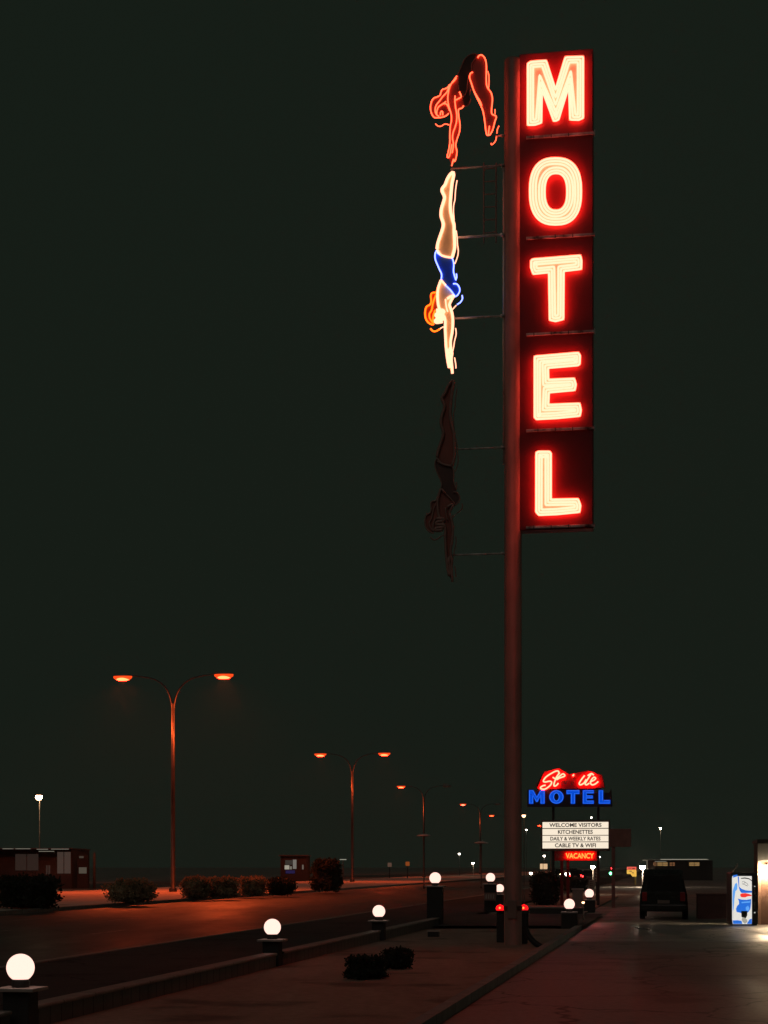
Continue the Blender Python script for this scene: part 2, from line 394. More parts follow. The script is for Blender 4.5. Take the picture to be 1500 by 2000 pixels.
# divers
DO = .0
M_skin = paint('painted_diver_skin', (.9, .74, .4), .5, scale=2)
M_skin1 = paint('diver_paint_in_shade', (.3, .07, .05), .5, scale=2); M_suit1 = paint('suit_paint_unlit', (.05, .04, .035), .6, scale=2); M_skin3 = paint('diver_paint_dim_lit', (.38, .13, .1), .6, scale=2); M_suit3 = paint('suit_paint_dim_lit', (.14, .08, .07), .6, scale=2)  # top and lowest divers: dim red light and shade mixed into the paints
M_hairp = paint('painted_diver_hair', (.5, .12, .03), .5, scale=2)
M_suitp = paint('painted_swimsuit', (.02, .15, .6), .5, scale=2)
M_tred = glow('orange_red_neon', (5.5, .36, .14))
M_tcream = glow('cream_neon', (2.6, .99, .60)); M_tblue = glow('pale_blue_neon', (.74, .95, 4.2)); M_torange = glow('amber_neon', (4.5, .42, .02))
M_toff = paint('unlit_glass_tube', (.42, .26, .22), .4, scale=8)
def path3(pts, org, s, off): return [S(org[0]+x/s, org[1]+y/s, off) for x, y in pts]
def tubes(name, lines, org, s, m, parent, r=.018, off=.075, dy=0):
    for l in lines:
        bm = B(); tube(bm, path3([(x, y+dy*s) for x, y in l], org, s, off), r, 6, smooth=3)
        link(name, bm, m, parent, smooth=True)
def panel(name, poly, org, s, m, parent, y0=-.03, y1=.0, dy=0):
    bm = B(); prism(bm, [S2(org[0]+x/s, org[1]+y/s+dy, -y0) for x, y in poly], y0, y1); return link(name, bm, m, parent)
o1 = (830, 90); s1 = 8.333
body1 = [(910,140),(840,128),(760,132),(690,172),(630,240),(590,340),(520,485),(430,610),(380,790),(375,880),(412,1050),(432,1220),(408,1450),(388,1700),(365,1798),(385,1812),(435,1945),(480,1880),(520,1720),(500,1620),(556,1400),(566,1280),(545,1035),(630,975),(690,965),(740,860),(718,790),(735,640),(740,560),(800,740),(860,870),(945,1060),(985,1330),(1008,1440),(1055,1440),(1115,1300),(1155,1165),(1085,1095),(1092,850),(1047,720),(998,620),(995,350),(970,205)]
head1 = [(405,625),(330,695),(270,715),(245,800),(150,850),(105,910),(92,1000),(107,1090),(150,1158),(290,1155),(385,1095),(405,1055),(372,880),(378,790)]
d1 = link('diver', (lambda bm: (prism(bm, [S2(o1[0]+x/s1, o1[1]+y/s1, .03) for x, y in body1], -.03, 0), bm)[1])(B()), M_skin1, sign)
d1['label'] = 'bent diver figure outlined in red neon at the top'
panel('hair_panel', head1, o1, s1, M_skin1, d1, -.045, -.032)
panel('swimsuit_panel', [(840,128),(760,132),(690,172),(630,240),(590,340),(550,440),(545,560),(550,680),(585,780),(610,850),(640,970),(690,965),(740,860),(718,790),(735,640),(740,540),(728,480),(755,380),(755,310),(780,250)], o1, s1, M_suit1, d1, -.045, -.032)
L1 = [[(860,190),(875,160),(910,143),(945,160),(975,200),(993,260),(1000,350),(998,500),(1002,620),(1020,680),(1050,720),(1080,770),(1097,850),(1092,950),(1082,1050),(1088,1100),(1110,1118),(1150,1135),(1160,1165),(1140,1220),(1120,1300),(1100,1370),(1060,1440),(1035,1450),(1005,1440),(985,1330),(970,1200),(945,1060),(905,960),(860,870),(800,740),(760,620),(730,530),(728,480),(745,440),(780,425)],
 [(1050,1300),(1038,1380),(1035,1440)],
 [(520,485),(480,540),(430,610),(395,690),(375,790),(372,880),(385,970),(410,1050),(430,1130),(430,1220),(412,1300),(405,1450),(405,1580),(385,1700),(362,1795),(385,1812),(410,1750),(430,1640),(438,1600)],
 [(510,520),(480,560),(440,600)],
 [(490,810),(488,900),(500,1010),(518,1110),(515,1220),(490,1320),(460,1400),(448,1500),(462,1580),(455,1680),(440,1740)],
 [(560,745),(590,820),(555,850),(500,880)],
 [(630,970),(600,1010),(545,1035),(550,1150),(570,1280),(560,1400),(520,1520),(500,1620),(520,1720),(500,1840),(480,1880),(465,1840),(435,1950)],
 [(390,660),(355,750),(290,820),(240,890),(185,960),(165,1040),(185,1110),(230,1145)],
 [(405,622),(370,670),(330,695),(285,705),(260,750),(245,800),(190,830),(140,850),(105,910),(90,1000),(105,1090),(150,1160),(210,1165),(290,1155),(350,1130),(385,1095)],
 [(345,900),(290,940),(220,990),(195,1050),(190,1110)], [(400,1050),(375,980),(340,940),(300,940)], [(250,1125),(255,1080),(270,1058),(288,1078),(290,1125)]]
tubes('neon_outline', L1, o1, s1, M_tred, d1, r=.0155, off=.07)
L1b = [[(1020,410),(1040,480),(1042,600),(1035,680)], [(760,640),(800,730),(850,820),(900,900),(925,970)], [(1140,1030),(1140,1105)], [(1205,1300),(1180,1350),(1170,1420)], [(1165,1470),(1150,1540),(1110,1590),(1085,1605),(1075,1580)],
       [(170,1265),(210,1300),(260,1305),(310,1275),(350,1270),(395,1285)]]
tubes('reflection_tube', L1b, o1, s1, M_tred, d1, r=.012, off=.03)  # doubled lines: reflections of the neon built as thin glowing tubes
tubes('unlit_tube', [[(840,125),(760,130),(690,170),(630,240),(590,340),(545,440)], [(835,190),(780,250),(755,310),(755,380)], [(545,640),(560,740)], [(710,480),(690,600),(680,720),(650,800),(620,830)], [(745,700),(720,800)], [(745,860),(730,930),(690,970),(640,975)]], o1, s1, M_toff, d1, r=.011, off=.06)

oa = (810, 320); sa = 7.895; ob = (810, 480); sb = 7.142
legL = [(590,125),(545,165),(500,240),(470,320),(425,380),(425,430),(460,510),(440,600),(415,680),(405,760),(410,820),(440,920),(430,1000),(390,1120),(355,1230),(345,1310)]
legR = [(590,125),(600,180),(575,300),(560,450),(548,620),(555,740),(580,850),(605,940),(608,1050),(615,1180),(615,1300),(590,1400),(580,1440)]
armL = [(365,480),(325,600),(318,700),(325,800),(345,880),(400,970),(425,1040),(425,1150),(430,1260),(435,1370),(445,1480),(460,1600),(480,1700)]
armR = [(545,700),(500,780),(485,830),(510,900),(530,1000),(530,1120),(520,1220),(500,1330),(505,1440),(520,1500),(510,1580),(520,1700),(525,1780)]
suit = [(308,75),(288,110),(288,180),(312,250),(347,330),(377,400),(372,475),(430,545),(500,615),(562,700),(595,685),(620,640),(620,590),(590,540),(575,490),(550,420),(537,350),(542,260),(520,172),(450,155),(370,135)]
hair = [(318,585),(300,650),(250,655),(225,690),(230,770),(215,820),(165,850),(145,920),(150,1000),(180,1060),(230,1092),(400,1050),(420,1030),(400,970),(340,880),(320,800),(315,700)]
def conv(p, org, s): return [(org[0]+x/s, org[1]+y/s) for x, y in p]
def mid_diver(dy, lit, label):
    poly = conv(legL[::-1], oa, sa)+conv(legR[1:], oa, sa)+conv([(545,260),(540,350),(575,480),(590,540),(620,600),(590,690)], ob, sb)+conv(armR[1:], ob, sb)+conv(armL[::-1], ob, sb)+conv([(370,470),(375,400),(345,330),(310,250),(287,180),(287,110)], ob, sb)
    poly = poly[::-1]
    bm = B(); prism(bm, [S2(x, y+dy, .03) for x, y in poly], -.03, 0)
    d = link('diver', bm, M_skin if lit else M_skin3, sign); d['label'] = label
    panel('swimsuit_panel', suit, ob, sb, M_suitp if lit else M_suit3, d, -.045, -.032, dy=dy)
    panel('hair_panel', hair, ob, sb, M_hairp if lit else M_skin3, d, -.05, -.034, dy=dy)
    C = M_tcream if lit else M_toff
    bm = B()
    for l, og, s, r in ([(legL, oa, sa, .03), (legR, oa, sa, .03), ([(345,1320),(400,1400),(480,1432),(580,1445)], oa, sa, .02),
                 (armL, ob, sb, .026), (armR, ob, sb, .026), ([(430,745),(440,850),(460,920)], ob, sb, .014), ([(450,740),(505,705),(540,700)], ob, sb, .025),
                 ([(370,480),(430,550)], ob, sb, .02),
                 ([(490,1420),(480,1500),(490,1600),(485,1700)], ob, sb, .022), ([(470,1440),(465,1550)], ob, sb, .02),
                 ([(300,900),(390,900),(400,935),(310,945),(305,985),(400,985),(405,1020),(300,1030),(300,1068),(390,1055)], ob, sb, .032)]):
        bm = B(); tube(bm, [S(x, y+dy, .08) for x, y in conv(l, og, s)], r*1.3, 6, smooth=3)
        link('body_tube', bm, C, d, smooth=True)
    for l, og, s in ([([(652,255),(630,400),(620,550),(600,640),(598,750),(608,870)], oa, sa), ([(640,1030),(655,1150)], oa, sa), ([(655,1150),(660,1250),(672,1340),(660,1430),(620,1540)], oa, sa),
                      ([(570,1150),(578,1230),(555,1330),(545,1400),(530,1470)], ob, sb), ([(555,1560),(570,1640),(575,1710)], ob, sb), ([(580,830),(525,890)], ob, sb),
                      ([(350,1160),(390,1135),(420,1135)], ob, sb)]):
        bm = B(); tube(bm, [S(x, y+dy, .03) for x, y in conv(l, og, s)], .014, 6, smooth=3)
        link('reflection_tube', bm, C, d, smooth=True)  # doubled reflection lines of the neon, built as thin tubes
    Bl = M_tblue if lit else M_toff
    tubes('swimsuit_tube', [[(305,65),(285,110),(285,180),(310,250),(345,330),(375,400),(370,470)], [(310,95),(370,135),(450,155),(520,170),(545,260),(540,350),(555,420),(575,480)],
        [(535,530),(590,535),(625,590),(625,640),(595,690),(565,710)], [(370,480),(430,550),(500,620),(560,700)], [(580,390),(585,440),(570,480)], [(660,690),(665,740),(635,790),(590,820)]], ob, sb, Bl, d, r=.017, dy=dy)
    Or = M_torange if lit else M_toff
    tubes('hair_tube', [[(320,580),(300,650),(250,655),(225,690),(230,770),(215,820),(165,850),(145,920),(150,1000),(180,1060),(230,1095),(270,1095)], [(300,680),(270,750),(250,820),(235,900),(205,950),(210,1010),(250,1070)],
        [(285,900),(262,960),(255,1030),(265,1080)], [(220,1155),(255,1190),(300,1190),(350,1160)]], ob, sb, Or, d, r=.02, dy=dy)
    return d
mid_diver(0, True, 'upright diver figure with cream neon limbs and blue neon swimsuit')
mid_diver(407, False, 'unlit lowest diver figure')
# struts and ladder
for (xa, ya, xb, yb, r) in ((880,330,986,320,.022),(893,464,986,457,.03),(889,622,986,614,.026),(880,878,986,872,.022),(880,1084,986,1079,.022),(968,266,986,263,.02)):
    pa = S(xa, ya, -.03); pb = S(xb, yb, -.03); pb.z = pa.z
    bm = B(); tube(bm, [pa, pb], r, 8); tube(bm, [pb-Vector((.1, 0, 0)), pb-Vector((.03, 0, 0))], r*1.8, 8)
    link('strut', bm, M_alu, sign, smooth=True)
bm = B()
ya0, ya1 = 318, 475
for x in (945, 969):
    tube(bm, [S(x, ya0, -.25), S(x, ya1, -.25)], .018, 6)
y = 330
while y < 470:
    pa = S(945, y, -.25); pb = S(969, y-2, -.25); pb.z = pa.z
    tube(bm, [pa, pb], .014, 6); y += 25
for yy in (322, 458):
    pa = S(969, yy, -.25); pb = S(990, yy, -.25); pb.z = pa.z; tube(bm, [pa, pb], .014, 6)
link('ladder', bm, paint('ladder_steel', (.25, .16, .14), .5), sign)

# ------------------------------------------------------------------ second sign (script, blue letters, reader board)
YS = 85.0; PS = Vector((GX(1124, YS), YS, 0))
def R(px, py, off=0.0): return S(px, py, off, PS)
def R2(px, py, off=0.0): return S2(px, py, off, PS)
rs = thing('roadside_sign', 'roadside motel sign with red script, blue capitals and a lit white reader board', 'sign', PS, -math.atan(TA))
M_box = paint('dark_cabinet', (.05, .03, .03), .6); M_redface = paint('script_face', (.7, .02, .03), .5, scale=1)
# posts
for px in (1097, 1109):
    v = R(px, 1700); link('post', bx(v.x-.07, v.x+.07, .05, .2, 0, R(px, 1672).z), M_face, rs)
for px in (1080, 1168):
    v = R(px, 1700); link('post', bx(v.x-.06, v.x+.06, .22, .34, 0, R(px, 1545).z), M_box, rs)
# script cabinet: a slanted face panel behind the script
bm = B(); prism(bm, [R2(x, y) for x, y in ((1050,1545),(1046,1535),(1062,1508),(1092,1500),(1112,1512),(1150,1505),(1176,1514),(1182,1538),(1150,1547),(1190,1548),(1194,1540),(1196,1576),(1030,1576),(1030,1542))], 0, .25)
link('sign_cabinet', bm, M_box, rs)
bm = B(); prism(bm, [R2(x, y, .02) for x, y in ((1048,1541),(1062,1508),(1092,1500),(1112,1512),(1150,1505),(1176,1514),(1181,1538),(1150,1541))], -.02, -.003)
link('script_panel', bm, M_redface, rs)
oc = (1040, 1490); scc = 9.375
def rt(lines, m, name, r=.034, off=.09):
    for l in lines:
        bm = B(); tube(bm, [S(oc[0]+x/scc, oc[1]+y/scc, off, PS) for x, y in l], r, 6, smooth=3)
        link(name, bm, m, rs, smooth=True)
M_script = glow('script_neon', (20, .88, .5))
o_ = [[(480,195),(478,155),(430,150),(350,190),(270,240),(220,290),(200,338),(240,350),(310,335),(350,350),(335,400),(280,450),(220,482),(160,475),(148,450),(190,420),(240,410)],
      [(500,180),(440,260),(395,380),(400,425),(440,410),(475,370)], [(370,262),(430,292),(500,240),(560,200),(592,240),(500,275),(440,310)], [(760,210),(735,242)],
      [(955,230),(900,300),(855,375),(880,402),(940,370),(985,300)], [(1085,190),(1010,300),(965,380),(990,402),(1040,370)], [(1010,235),(1080,195),(1120,225)],
      [(1050,350),(1120,320),(1158,285),(1125,262),(1080,310),(1062,370),(1095,402),(1150,385),(1205,340)]]
rt(o_, M_script, 'script_tube')
rt([[(600,325),(550,340),(520,385),(550,395),(600,330),(590,390)], [(630,320),(610,390)], [(625,350),(660,320),(690,330)], [(800,180),(740,300),(710,390),(740,400)], [(770,300),(740,390)]], M_toff, 'unlit_script_tube', r=.02)
# blue capitals
bl = {'M': [[(0,0),(.28,0),(.5,.45),(.72,0),(1,0),(1,1),(.72,1),(.72,.5),(.55,.88),(.45,.88),(.28,.5),(.28,1),(0,1)]],
      'T': [[(0,0),(1,0),(1,.3),(.67,.3),(.67,1),(.33,1),(.33,.3),(0,.3)]],
      'E': [[(0,0),(1,0),(1,.25),(.38,.25),(.38,.38),(.92,.38),(.92,.62),(.38,.62),(.38,.75),(1,.75),(1,1),(0,1)]],
      'L': [[(0,0),(.4,0),(.4,.72),(1,.72),(1,1),(0,1)]]}
M_blue = glow('blue_lit_letter', (.0, .065, .62)); M_bluet = glow('blue_tube', (.06, .26, 1.1))
def cap(ch, x0, x1, y0, y1):
    bm = B(); tb = B()
    if ch == 'O':
        n = 28; cxx = (x0+x1)/2; cyy = (y0+y1)/2; rx = (x1-x0)/2; ry = (y1-y0)/2
        pl = [[R2(cxx+rx*k*math.cos(2*math.pi*i/n), cyy+ry*q*math.sin(2*math.pi*i/n), .05) for i in range(n)] for k, q in ((1, 1), (.32, .52))]
        r = [[[bm.verts.new((p[0], yy, p[1])) for p in q] for q in pl] for yy in (-.05, -.003)]
        for i in range(n):
            j = (i+1) % n
            bm.faces.new((r[0][0][i], r[0][0][j], r[0][1][j], r[0][1][i])); bm.faces.new((r[0][0][i], r[1][0][i], r[1][0][j], r[0][0][j])); bm.faces.new((r[0][1][i], r[0][1][j], r[1][1][j], r[1][1][i]))
        lps = [inset(pl[0], .035), inset(pl[1], -.02)]
    else:
        p = [R2(x0+(x1-x0)*a, y0+(y1-y0)*b, .05) for a, b in bl[ch][0]]
        prism(bm, p, -.05, -.003); lps = [inset(p, .035)]
    o = link('blue_letter', bm, M_blue, rs); o['label'] = 'blue lit capital '+ch
    for lp in lps: tube(tb, [Vector((x, -.07, z)) for x, z in lp], .009, 5, closed=True)
    link('blue_tube', tb, M_bluet, o)
for ch, xa, xb in (('M',1033,1064),('O',1072.5,1101),('T',1106,1132),('E',1138,1160),('L',1169,1192)): cap(ch, xa, xb, 1543, 1570)
# reader board
za = R(1124, 1603).z; zb = R(1124, 1661).z; xa = R(1058.5, 1630).x; xb = R(1189.5, 1630).x
bm = bx(xa-.04, xb+.04, .0, .3, zb-.03, za+.03, bev=.01); link('board_cabinet', bm, paint('board_frame', (.12, .08, .06), .5), rs)
M_board = glow('lit_reader_board', (1.0, .86, .68), .97); M_blk = paint('black_letter', (.01, .01, .01), .6)
rows = ((1605.5, 1617.2, 'WELCOME VISITORS', 102), (1618.8, 1630.8, 'KITCHENETTES', 68), (1632.2, 1643.6, 'DAILY & WEEKLY RATES', 98), (1645, 1657, 'CABLE TV & WIFI', 80))
for ya, yb, s, wpx in rows:
    z0 = R(1124, ya, .02).z; z1_ = R(1124, yb, .02).z
    rowo = link('board_row', bx(xa+.03, xb-.03, -.02, -.003, z1_, z0), M_board, rs)
    wm = R(1124+wpx/2, ya).x-R(1124-wpx/2, ya).x
    tx = text_bm(s, wm, (z0-z1_)*.66, .006, y=-.022, bold=.024)
    for v in tx.verts: v.co.z += (z0+z1_)/2; v.co.x += (xa+xb)/2
    link('row_letters', tx, M_blk, rowo)
# vacancy box
xa = R(1083, 1670).x; xb = R(1166, 1670).x; za = R(1124, 1662).z; zb = R(1124, 1681).z
link('vacancy_box', bx(xa, xb, .02, .28, zb, za-.01, bev=.01), M_redface, rs)
tx = text_bm('VACANCY', R(1160, 1670).x-R(1105, 1670).x, (za-zb)*.56, .03, y=-.035, bold=.02)
for v in tx.verts: v.co.x += R(1132.5, 1670).x; v.co.z += (za+zb)/2
link('vacancy_letters', tx, glow('vacancy_neon', (14.0, .55, .09)), rs)
tx = text_bm('NO', R(1098, 1670).x-R(1087, 1670).x, (za-zb)*.5, .02, y=-.02, bold=.0)
for v in tx.verts: v.co.x += R(1092.5, 1670).x; v.co.z += (za+zb)/2
link('unlit_letters', tx, M_toff, rs)
# unlit sign box right of it
t = thing('blank_sign', 'unlit dark red sign box on a slim post right of the reader board', 'sign', (GX(1198, 82), 82, 0), -A)
def q(px, py, Y, X0): return (GX(px, Y)-X0, H-(py-HY)/F*Y)
X0 = GX(1198, 82)
a = q(1191, 1619, 82, X0); b = q(1232, 1654, 82, X0)
link('sign_box', bx(a[0], b[0], -.1, .15, b[1], a[1], bev=.015), paint('faded_red_box', (.35, .16, .13), .6), t)
link('post', bx(-.08, .08, -.05, .09, 0, b[1]), paint('faded_red_post', (.3, .13, .11), .6), t)

# ------------------------------------------------------------------ median street lamps
M_arm = paint('dull_arm', (.12, .12, .12), .6); M_lpole = paint('galvanised_pole', (.085, .08, .078), .38, metal=.55, scale=2)
M_head = paint('lamp_housing', (.3, .29, .28), .5, metal=.3)
M_sod = glow('sodium_lens', (60, .80, .25)); M_halo = glow('sodium_halo_bowl', (1.3, .085, .012)); M_soff = paint('unlit_lens', (.3, .3, .28), .3)  # orange halo of the lamps put into an oversized glowing bowl
def double_lamp(px, Y, zh, label, lit=(True, True), arm=3.7, col=None):
    t = thing('street_lamp', label, 'street lamp', (GX(px, Y), Y, .12), -A, 'double armed street lamps down the median')
    zf = zh-2.0
    bm = B(); lathe(bm, [(.28, 0), (.28, .25), (.16, .3), (.14, zf*.5), (.11, zf)], 16); link('pole', bm, M_lpole, t, smooth=True)
    for s in (-1, 1):
        bm = B(); tube(bm, [(s*.05, 0, zf-1.2), (s*.06, 0, zf-.2), (s*.3, 0, zf+.75), (s*.85, 0, zf+1.45), (s*1.7, 0, zf+1.85), (s*(arm-.5), 0, zf+2.05)], .075, 8, smooth=5, r1=.04)
        link('arm', bm, M_arm, t, smooth=True)
        on = lit[0 if s < 0 else 1]
        bm = B(); lathe(bm, [(0, .16), (.2, .15), (.46, .1), (.56, 0), (.5, -.02), (0, -.02)][::-1], 20, (s*arm, 0, zh+.02), sx=1.25, sy=.62)
        hd = link('lamp_head', bm, M_head, t, smooth=True)
        bm = B(); lathe(bm, [(.56, .0), (.54, -.12), (.42, -.22), (0, -.26)][::-1], 20, (s*arm, 0, zh-.004), sx=1.25, sy=.62)
        link('refractor', bm, M_halo if on else M_soff, hd, smooth=True)  # lit bowls glow to imitate the halo
        if on:
            bm = B(); lathe(bm, [(.2, .13), (.38, .08), (.39, -.02), (.27, -.1), (0, -.12)][::-1], 20, (s*arm, 0, zh-.2), sx=1.25, sy=.85)
            link('lens', bm, col or M_sod, hd, smooth=True)
            ld = bpy.data.lights.new('sodium_light', 'SPOT'); ld.energy = 5200 if Y < 150 else 2600; ld.color = (1, .105, .02); ld.spot_size = math.radians(166); ld.spot_blend = .5; ld.shadow_soft_size = 0
            lo = bpy.data.objects.new('sodium_light', ld); COL.objects.link(lo); lo.parent = t; lo.location = (s*arm, 0, zh-.36)
    return t
ZH = 15.4
double_lamp(338, 123, ZH-.1, 'largest double armed street lamp, both heads lit orange, left of the photo')
double_lamp(688, 198, 14.6, 'second double armed street lamp, smaller, both orange heads lit, left of the pylon')
double_lamp(828, 279, 14.6, 'third double armed street lamp with only its left head lit', (True, False))
M_sodw = glow('pale_sodium_lens', (30, 1.2, .6))
double_lamp(938, 372, 15.0, 'fourth small double armed lamp with a paler left head', (True, False), col=M_sodw)
double_lamp(988, 455, 15.0, 'fifth tiny street lamp close to the pylon edge', (True, False))
double_lamp(1076, 560, 14.8, 'farthest tiny orange street lamp just right of the pylon', (True, False))

def pole_light(px, py, Y, label, em, r=.12, name='pole_lamp', cat='lamp', rp=.05, hook=False):
    X = GX(px, Y); z = H-(py-HY)/F*Y
    t = thing(name, label, cat, (X, Y, 0), -A)
    bm = B(); lathe(bm, [(rp*1.6, 0), (rp*1.6, .2), (rp, .22), (rp*.8, z+.1)], 10, (0, .1+rp, 0)); link('pole', bm, M_dark, t, smooth=True)
    bm = B(); box(bm, -r*1.2, r*1.2, -r, .12+rp*2, z+r*.7, z+r*1.1, bev=.01); link('lamp_head', bm, M_dark, t)
    bm = B(); lathe(bm, [(r*.9, r*.68), (r, .2*r), (r*.7, -r*.5), (0, -r*.8)][::-1], 14, (0, 0, z), sx=1.1); link('lens', bm, em, t, smooth=True)
    return t
M_wl = glow('cool_white_lamp', (14, 12, 10)); M_wl2 = glow('bright_white_lamp', (120, 90, 60)); M_ww = glow('warm_small_lamp', (6, 3.2, 1.6))
pole_light(76, 1558, 150, 'white lamp high on a dark pole above the far left shop', glow('far_white_lamp', (60, 34, 18)), r=.27)
pole_light(1023, 1594, 60, 'slender pole with a tiny lamp standing just right of the pylon', M_ww, r=.06, rp=.018)
pole_light(1155, 1597, 330, 'tiny white light high above the reader board', M_wl, r=.16)
pole_light(1290, 1618, 330, 'tiny white light in the dark sky right of the blank sign box', M_wl2, r=.14)
pole_light(897, 1668, 330, 'upper of two tiny white lights left of the pylon', M_wl, r=.2)
pole_light(924, 1686, 300, 'lower of two tiny white lights left of the pylon', M_wl2, r=.16)
pole_light(1028, 1621, 330, 'faint pair of tiny lamps right beside the pylon below the script', M_wl, r=.16)
pole_light(1171, 1674, 260, 'tiny white light right of the red vacancy box', M_wl, r=.12)
pole_light(1063, 1672, 200, 'thin white light above the cream lantern', M_wl, r=.13)
pole_light(1037, 1706, 110, 'small vertical white light at the left of the round dark bush', M_wl, r=.09)
pole_light(1158, 1694, 120, 'bright white lamp above the tall white sign board', M_wl2, r=.13)
pole_light(1139, 1763, 60, 'low small garden light between the two right hand globes', M_ww, r=.045, rp=.015)
pole_light(1108, 1708, 150, 'round pinkish white light left of the red tail lights', M_wl, r=.2)
for px, py, Y, l in ((828, 1634, 150, 'unlit flat round lamp head on a pole, left of the second such'), (940, 1648, 150, 'unlit flat round lamp head on a pole close to the pylon')):
    X = GX(px, Y); z = H-(py-HY)/F*Y
    t = thing('dark_lamp', l, 'lamp', (X, Y, 0), 0, 'unlit flat lamps along the road')
    bm = B(); lathe(bm, [(.1, 0), (.06, .3), (.05, z)], 10); link('pole', bm, M_dark, t, smooth=True)
    bm = B(); lathe(bm, [(.3, .0), (.62, .05), (.6, .12), (.2, .22), (0, .24)], 24, (0, 0, z)); link('lamp_head', bm, paint('pale_enamel', (.6, .6, .58), .5), t, smooth=True)
# crook lamp
t = thing('crook_lamp', 'small white crook-topped pole beside the bright white light', 'lamp', (GX(1264, 170), 170, 0), 0)
z = H+8*170/F
bm = B(); tube(bm, [(0, 0, 0), (0, 0, z-.1), (-.05, 0, z+.05), (-.2, 0, z+.1), (-.45, 0, z+.08)], .05, 8, smooth=3); link('pole', bm, paint('white_pole', (.8, .8, .78), .5), t, smooth=True)
t = pole_light(1255, 1695, 160, 'starry bright white light on a pale post beside the yellow and red sign', glow('flood_lamp', (420, 330, 240)), r=.22)

# ------------------------------------------------------------------ red lamps at the pylon foot
M_redl = glow('red_lens', (1.6, .012, .016)); M_bulb = glow('red_bulb', (9, .5, .1))
def red_lamp(px, py, Y, label):
    X = GX(px, Y); z = H-(py-HY)/F*Y
    t = thing('red_lamp_post', label, 'lamp', (X, Y, .05), -A, 'red lamps on short posts at the foot of the pylon')
    z -= .05
    bm = B(); box(bm, -.09, .09, -.06, .1, 0, z-.11, bev=.02); link('post', bm, M_pillar, t)
    bm = B(); lathe(bm, [(.07, -.11), (.115, -.1), (.12, -.06), (.1, -.05)], 18, (0, 0, z)); link('lamp_ring', bm, M_collar, t)
    bm = B(); lathe(bm, [(.1, -.05), (.118, 0), (.09, .06), (0, .105)], 18, (0, 0, z)); link('lens', bm, M_redl, t, smooth=True)
    bm = B(); lathe(bm, [(0, -.03), (.026, -.01), (.026, .01), (0, .035)], 10, (0, -.108, z+.01)); link('bulb', bm, M_bulb, t, smooth=True)
    return t
red_lamp(977, 1774, 44, 'red lamp on a short post left of the pylon foot')
red_lamp(1023, 1774, 43.4, 'red lamp on a short post right of the pylon foot')
# hose/pipe like curved fixture right of the pylon foot
t = thing('standpipe', 'dark bent pipe rising from the planter right of the pylon foot', 'pipe', (GX(1027, 41.5), 41.5, .05), -A)
bm = B(); tube(bm, [(0, 0, .82), (.0, 0, .5), (.05, 0, .3), (.2, 0, .12), (.38, 0, 0)], .07, 10, smooth=5); link('pipe', bm, M_collar, t, smooth=True)
bm = B(); lathe(bm, [(.1, 0), (.1, .06), (.08, .08)], 14, (0, 0, .8)); link('flange', bm, M_dark, t)

# ------------------------------------------------------------------ shrubs
def bush(X, Y, z, wx, wy, h, label, m, mcore, n=1500, leaf=.07, name='shrub', boxy=.5, seed=1, group=None):
    rnd = random.Random(seed)
    t = thing(name, label, 'shrub', (X, Y, z), rnd.uniform(0, 3), group)
    ph = [rnd.uniform(0, 6.28) for _ in range(6)]
    def rad(a, e):
        return 1+.10*math.sin(3*a+ph[0])+.08*math.sin(5*a+ph[1]+2*e)+.08*math.sin(4*e+ph[2])+.05*math.sin(9*a+ph[3]+3*e)+.05*math.sin(7*e+2*a+ph[4])
    def pt(a, e, k=1.0):
        c, s = math.cos(e), math.sin(e); r = rad(a, e)*k; q_ = 2/(2+boxy*2)
        return Vector((wx/2*r*math.copysign(abs(c*math.cos(a))**q_, math.cos(a)), wy/2*r*math.copysign(abs(c*math.sin(a))**q_, math.sin(a)), h*.5+h*.5*min(1.08, r)*math.copysign(abs(s)**q_, s)))
    bm = B(); N = 18; Mh = 10; rg = []
    for j in range(Mh+1):
        e = -math.pi/2+math.pi*j/Mh
        rg.append([bm.verts.new(pt(2*math.pi*i/N, e, .86)) for i in range(N)])
    for j in range(Mh):
        for i in range(N):
            bm.faces.new((rg[j][i], rg[j][(i+1) % N], rg[j+1][(i+1) % N], rg[j+1][i]))
    link('branches', bm, mcore, t)
    bm = B()
    for _ in range(n):
        a = rnd.uniform(0, 6.283); e = math.asin(rnd.uniform(-.85, 1)); p = pt(a, e, rnd.uniform(.82, 1.06)+(rnd.uniform(0, .16) if rnd.random() < .08 else 0))
        if p.z < .02: p.z = .02
        d = Vector((rnd.gauss(0, 1), rnd.gauss(0, 1), rnd.gauss(.4, 1))).normalized(); s = d.cross(Vector((rnd.gauss(0, 1), rnd.gauss(0, 1), rnd.gauss(0, 1)))).normalized()
        l = leaf*rnd.uniform(.6, 1.5); w_ = l*.35
        bm.faces.new([bm.verts.new(p), bm.verts.new(p+d*l*.5+s*w_), bm.verts.new(p+d*l), bm.verts.new(p+d*l*.5-s*w_)])
    link('foliage', bm, m, t)
    return t
M_leafd = paint('dark_leaf', (.035, .05, .03), .6, var=.5, scale=6); M_coreb = paint('lit_twig', (.26, .19, .11), .9, var=.5); M_core = paint('twig', (.02, .02, .015), .9)
M_leaff = paint('lit_leaf', (.5, .4, .26), .6, var=.35, scale=1.2)  # pale leaves and twigs: lamp light on these shrubs put into the colour
